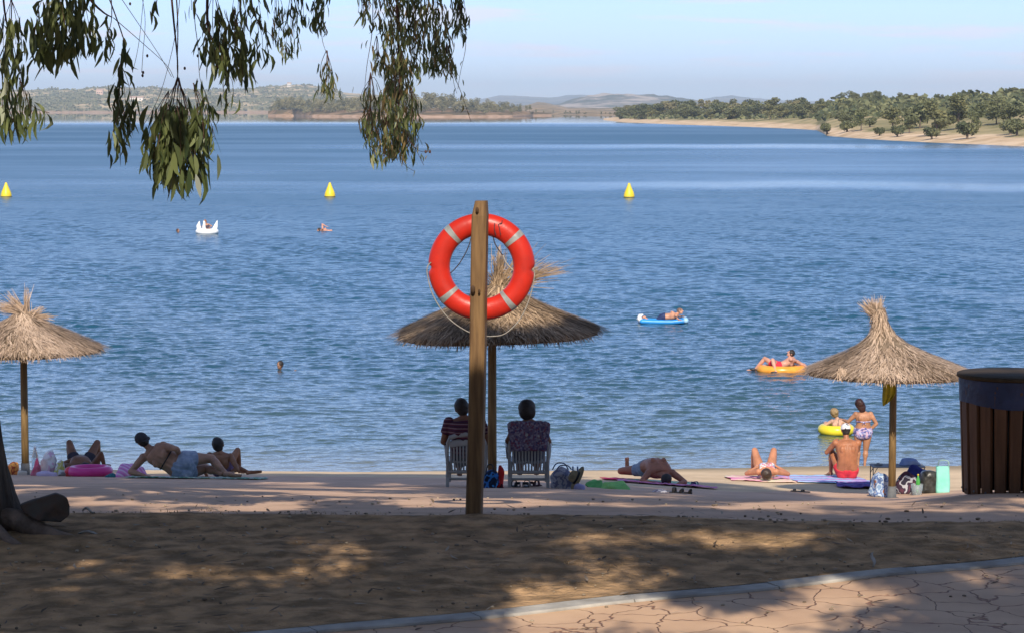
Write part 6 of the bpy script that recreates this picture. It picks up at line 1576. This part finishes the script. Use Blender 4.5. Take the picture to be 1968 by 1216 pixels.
# straw hat propped on its brim
g = G(1113, 32.6); A = Matrix.Rotation(R(-62), 3, 'Y') @ Matrix.Rotation(R(10), 3, 'X')
def tilt(mb, off): 
    for v in mb.v: w_ = A @ v; v.x, v.y, v.z = w_.x+off[0], w_.y+off[1], w_.z+off[2]
    return mb
m_hat = mat('straw_hat', (.30,.24,.13), (.22,.17,.09), scale=30, rough=.9, bump=.003, bscale=80)
ho = empty('straw_hat', g); tag(ho, 'straw hat with a dark band propped against the grey flowered bag', 'hat')
off = (-.02,0,.15)
tilt(MB().lathe([(.17,.0),(.172,.006),(.09,.016),(.086,.02),(.078,.09),(.06,.11),(.01,.115)], n=32, cap=False), off).build('hat_body', m_hat, ho).modifiers.new('s','SOLIDIFY').thickness = .006
tilt(MB().lathe([(.092,.018),(.090,.045)], n=32, cap=False), off).build('hat_band', m_black, ho).modifiers.new('s','SOLIDIFY').thickness = .008
heap('bundle', 1100, 1126, 32.4, 929, cloth_m('lilac_thing', (.42,.36,.50), (.30,.30,.48)), 'lilac cloth on the ground in front of the straw hat', 'clothes', 14, .1, .02)
heap('green_cloth', 1126, 1165, 35.0, 922, cloth_m('green_cloth', (.10,.34,.10), (.16,.42,.14)), 'crumpled dark green cloth right of the straw hat', 'cloth', 15, .2, .06, fold=.8, taper=.5)
heap('bag', 1146, 1214, 34.6, 925, cloth_m('lime_cloth', (.28,.56,.16), (.20,.48,.16)), 'crumpled lime green bag lying right of the dark green cloth', 'bag', 16, .24, .06, fold=.8, taper=.45)
heap('grey_cloth', 1252, 1285, 33.4, 939, pattern('grey_bag', 'patch', [(.14,.12,.18),(.50,.50,.54),(.20,.18,.24),(.55,.55,.58)], 12), 'small white and grey cloth lying left of the black sandals', 'cloth', 17, .10, .03, taper=.6)
# chair towel
def chair_towel():
    V = []; nu, nv = 24, 22
    for j in range(nv):
        t = j/(nv-1)
        for i in range(nu):
            u = i/(nu-1)*2-1
            if t < .22: y = .03-.30*t*.0+(.22-t)*.25; z = .925-.0*t - (.22-t)*.9*.35+ .0
            else: y = -.175-.012*math.sin(u*9)*(t); z = .925-(t-.22)*.51
            if t < .22: y = -.175+(.22-t)*.9; 
            x = u*(.265+.02*(t > .22)*math.sin(t*5)); z += -.03*max(0, abs(u)-.85)/.15*(1 if t < .3 else .3)+.006*math.sin(u*14+t*6)
            V.append((x, y+.008*math.sin(u*11+t*4), z))
    Fc = [(j*nu+i, j*nu+i+1, (j+1)*nu+i+1, (j+1)*nu+i) for j in range(nv-1) for i in range(nu-1)]
    o = mesh_obj('towel', V, Fc, pattern('flowery_towel', 'spots', [(.12,.09,.15),(.20,.17,.22),(.17,.06,.09),(.07,.055,.12),(.24,.21,.26),(.15,.11,.16)], 42), loc=g2, smooth=True)
    o.modifiers.new('s', 'SOLIDIFY').thickness = .012; tag(o, 'flowery purple and red towel hung over the back of the right chair', 'towel')
chair_towel()
# footwear
def shoe(px, Y, m, label, L=.24, rz=0, h=.035, high=0, group=None, dx=0):
    g = G(px, Y); mb = MB(); mb.tube([(0,-L*.38,.014),(0,0,.014),(0,L*.36,.014)], [(.036,.013),(.040,.012),(.046,.012)], 12, lat=(1,0,0))
    o = mb.build('sandal', m, loc=g, rz=rz); tag(o, label, 'shoe', group)
    st = MB().tube(smoothpath([(-.043,L*.12,.015),(-.03,L*.13,.015+h),(.03,L*.13,.015+h),(.043,L*.12,.015)], 4), [(.022,.005)]*13, 8, lat=(0,1,0))
    if high: st.tube(smoothpath([(-.04,-L*.25,.015),(-.035,-L*.32,.015+high),(0,-L*.40,.02+high),(.035,-L*.32,.015+high),(.04,-L*.25,.015)], 4), [(.018,.005)]*17, 8, lat=(0,0,1))
    st.build('strap', m, o)
m_nsh = mat('navy_rubber', (.015,.03,.12), (.012,.025,.09), rough=.6)
shoe(990, 33.6, m_black, 'black sandal under the right chair, left one', rz=.5, h=.07, high=.05); shoe(1012, 33.7, m_black, 'black sandal under the right chair, middle one', rz=-.2, h=.07, high=.05); shoe(1029, 34.2, mat('maroon_rubber', (.06,.015,.02), (.04,.01,.015)), 'dark red sandal under the right chair beside its leg', rz=-.8, h=.06, high=.05)
shoe(1313, 41.8, m_nsh, 'left of two blue shoes right of the man lying face down', h=.075, high=.07); shoe(1336, 41.9, m_nsh, 'right of two blue shoes right of the man lying face down', rz=-.5, h=.065, high=.06)
shoe(1300, 33.2, m_black, 'black sandal on the path in front of the pink towel', rz=1.2, h=.06, high=.04); shoe(1316, 33.3, mat('brown_black_rubber', (.04,.03,.02), (.03,.02,.015)), 'brownish sandal right of the black one on the path', rz=1.5, h=.045, high=.03)
shoe(1530, 42.5, m_black, 'black flip-flop in front of the sunbathing woman, left of a pair', rz=1.3, h=.03); shoe(1546, 42.4, m_black, 'black flip-flop in front of the blue and pink towel, right of a pair', rz=1.1, h=.03)
# folding table
Yt = 44.5; g = G(1724, Yt); s = ppm(Yt); zt = P(1724, 894, Yt).z-g.z; Lt = 51/s
tb = empty('folding_table', g); tag(tb, 'low folding camping table behind the right parasol pole', 'table')
MB().box((0,0,zt), (2*Lt,.42,.018)).build('table_top', mat('table_top', (.20,.22,.24), (.15,.17,.19), scale=8), tb, smooth=False)
for sx in (-1,1):
    for sy in (-1,1):
        MB().tube([(sx*Lt*.97,sy*.17,zt),(sx*Lt*.96,sy*.18,-.05)], .009, 8).tube(smoothpath([(sx*Lt*.80,sy*.17,zt-.01),(sx*Lt*.86,sy*.17,zt-.06),(sx*Lt*.955,sy*.178,zt-.14)], 3), .006, 6).build('leg', m_metal, tb)
def ontable(name, px, w_, h_, m, label, cat, seed):
    o = heap(name, px-w_/2, px+w_/2, Yt, 894-h_, m, label, cat, seed, .12, .03, fold=.5, taper=.6)
    o.location.z = g.z+zt+.009; hh = h_/s
    zmax = max(v.co.z for v in o.data.vertices)
    for v in o.data.vertices: v.co.z *= hh/zmax
ontable('bag', 1747, 44, 14, cloth_m('blue_grey_bag', (.16,.22,.38), (.24,.30,.44)), 'blue grey bag lying on the folding table', 'bag', 21)
ontable('sunglasses_case', 1688, 16, 4, m_metal, 'small grey item on the left end of the folding table', 'case', 22)
# heap of bags around the right pole
heap('plastic_bag', 1668, 1716, 41.6, 907, pattern('plastic_bag', 'patch', [(.20,.30,.46),(.42,.50,.60),(.10,.16,.34),(.34,.14,.08),(.30,.38,.52)], 7), 'bluish see-through plastic bag left of the right parasol pole', 'bag', 31, .2, .06, fold=.9, taper=.5)
heap('bag', 1724, 1800, 43.2, 895, cloth_m('navy_bag', (.02,.025,.12), (.035,.04,.17)), 'navy blue bag behind the heap right of the right parasol', 'bag', 32, .2, .05, fold=.8, taper=.55)
heap('backpack', 1719, 1768, 42.4, 905, pattern('grey_black_bag', 'patch', [(.03,.025,.04),(.40,.40,.43),(.05,.03,.05),(.10,.04,.06),(.30,.30,.33),(.02,.02,.03)], 5), 'black and white backpack right of the right parasol pole', 'bag', 33, .18, .05, fold=.5, taper=.6)
heap('bag', 1763, 1804, 42.3, 903, mat('black_bag', (.012,.013,.012), (.05,.05,.045), scale=9, rough=.35, bump=.02, bscale=10), 'shiny black bag left of the mint green bag', 'bag', 34, .18, .03, fold=.4, taper=.8, sq=3.2)
gp = G(1762, 41.7); cu = MB().lathe([(.075,0),(.08,.005),(.105,.19),(.10,.19),(.078,.02),(0.001,.02)], n=24, cap=False).build('cup', m_clear, loc=gp); tag(cu, 'clear plastic tub with a green bottle standing in it', 'tub')
bottle(1764, 41.7, 910, .035, m_green, mat('yellow_cap', (.6,.45,.03), (.5,.4,.03)), 'green bottle standing in the clear tub', tip=.022)
# mint bag
g = G(1811, 42.2); s = ppm(42.2); W = 13.5/s; H = P(1811, 895, 42.2).z-g.z; V = []; nu, nv = 14, 12
for j in range(nv):
    t = j/(nv-1)
    for i in range(nu*2):
        a = i/(nu*2)*2*math.pi; c_, s__ = math.cos(a), math.sin(a)
        x = math.copysign(abs(c_)**.35, c_)*W*(1+.04*math.sin(t*6+a*2)); y = math.copysign(abs(s__)**.5, s__)*.10*(1-.55*t)+.012*math.sin(x*40+t*3)*(t)
        V.append((x, y, H*t+.010*math.sin(a*3)*(t > .95)))
n2 = nu*2
Fc = [(j*n2+i, j*n2+(i+1)%n2, (j+1)*n2+(i+1)%n2, (j+1)*n2+i) for j in range(nv-1) for i in range(n2)]+[tuple(range(n2-1,-1,-1))]
mi = MB().add(V, Fc).build('shopping_bag', cloth_m('mint_bag', (.22,.60,.50), (.28,.66,.56)), loc=g); tag(mi, 'mint green carrier bag with thin handles standing at the right end of the heap', 'bag')
for y in (-.04,.04): MB().tube(smoothpath([(-W*.6,y,H-.02),(-W*.5,y,H+.09),(W*.75,y,H+.09),(W*.8,y,H-.02)], 5), .005, 6).build('handle', mat('bag_handle', (.30,.45,.40), (.25,.4,.35)) if y < 0 else bpy.data.materials['bag_handle'], mi)
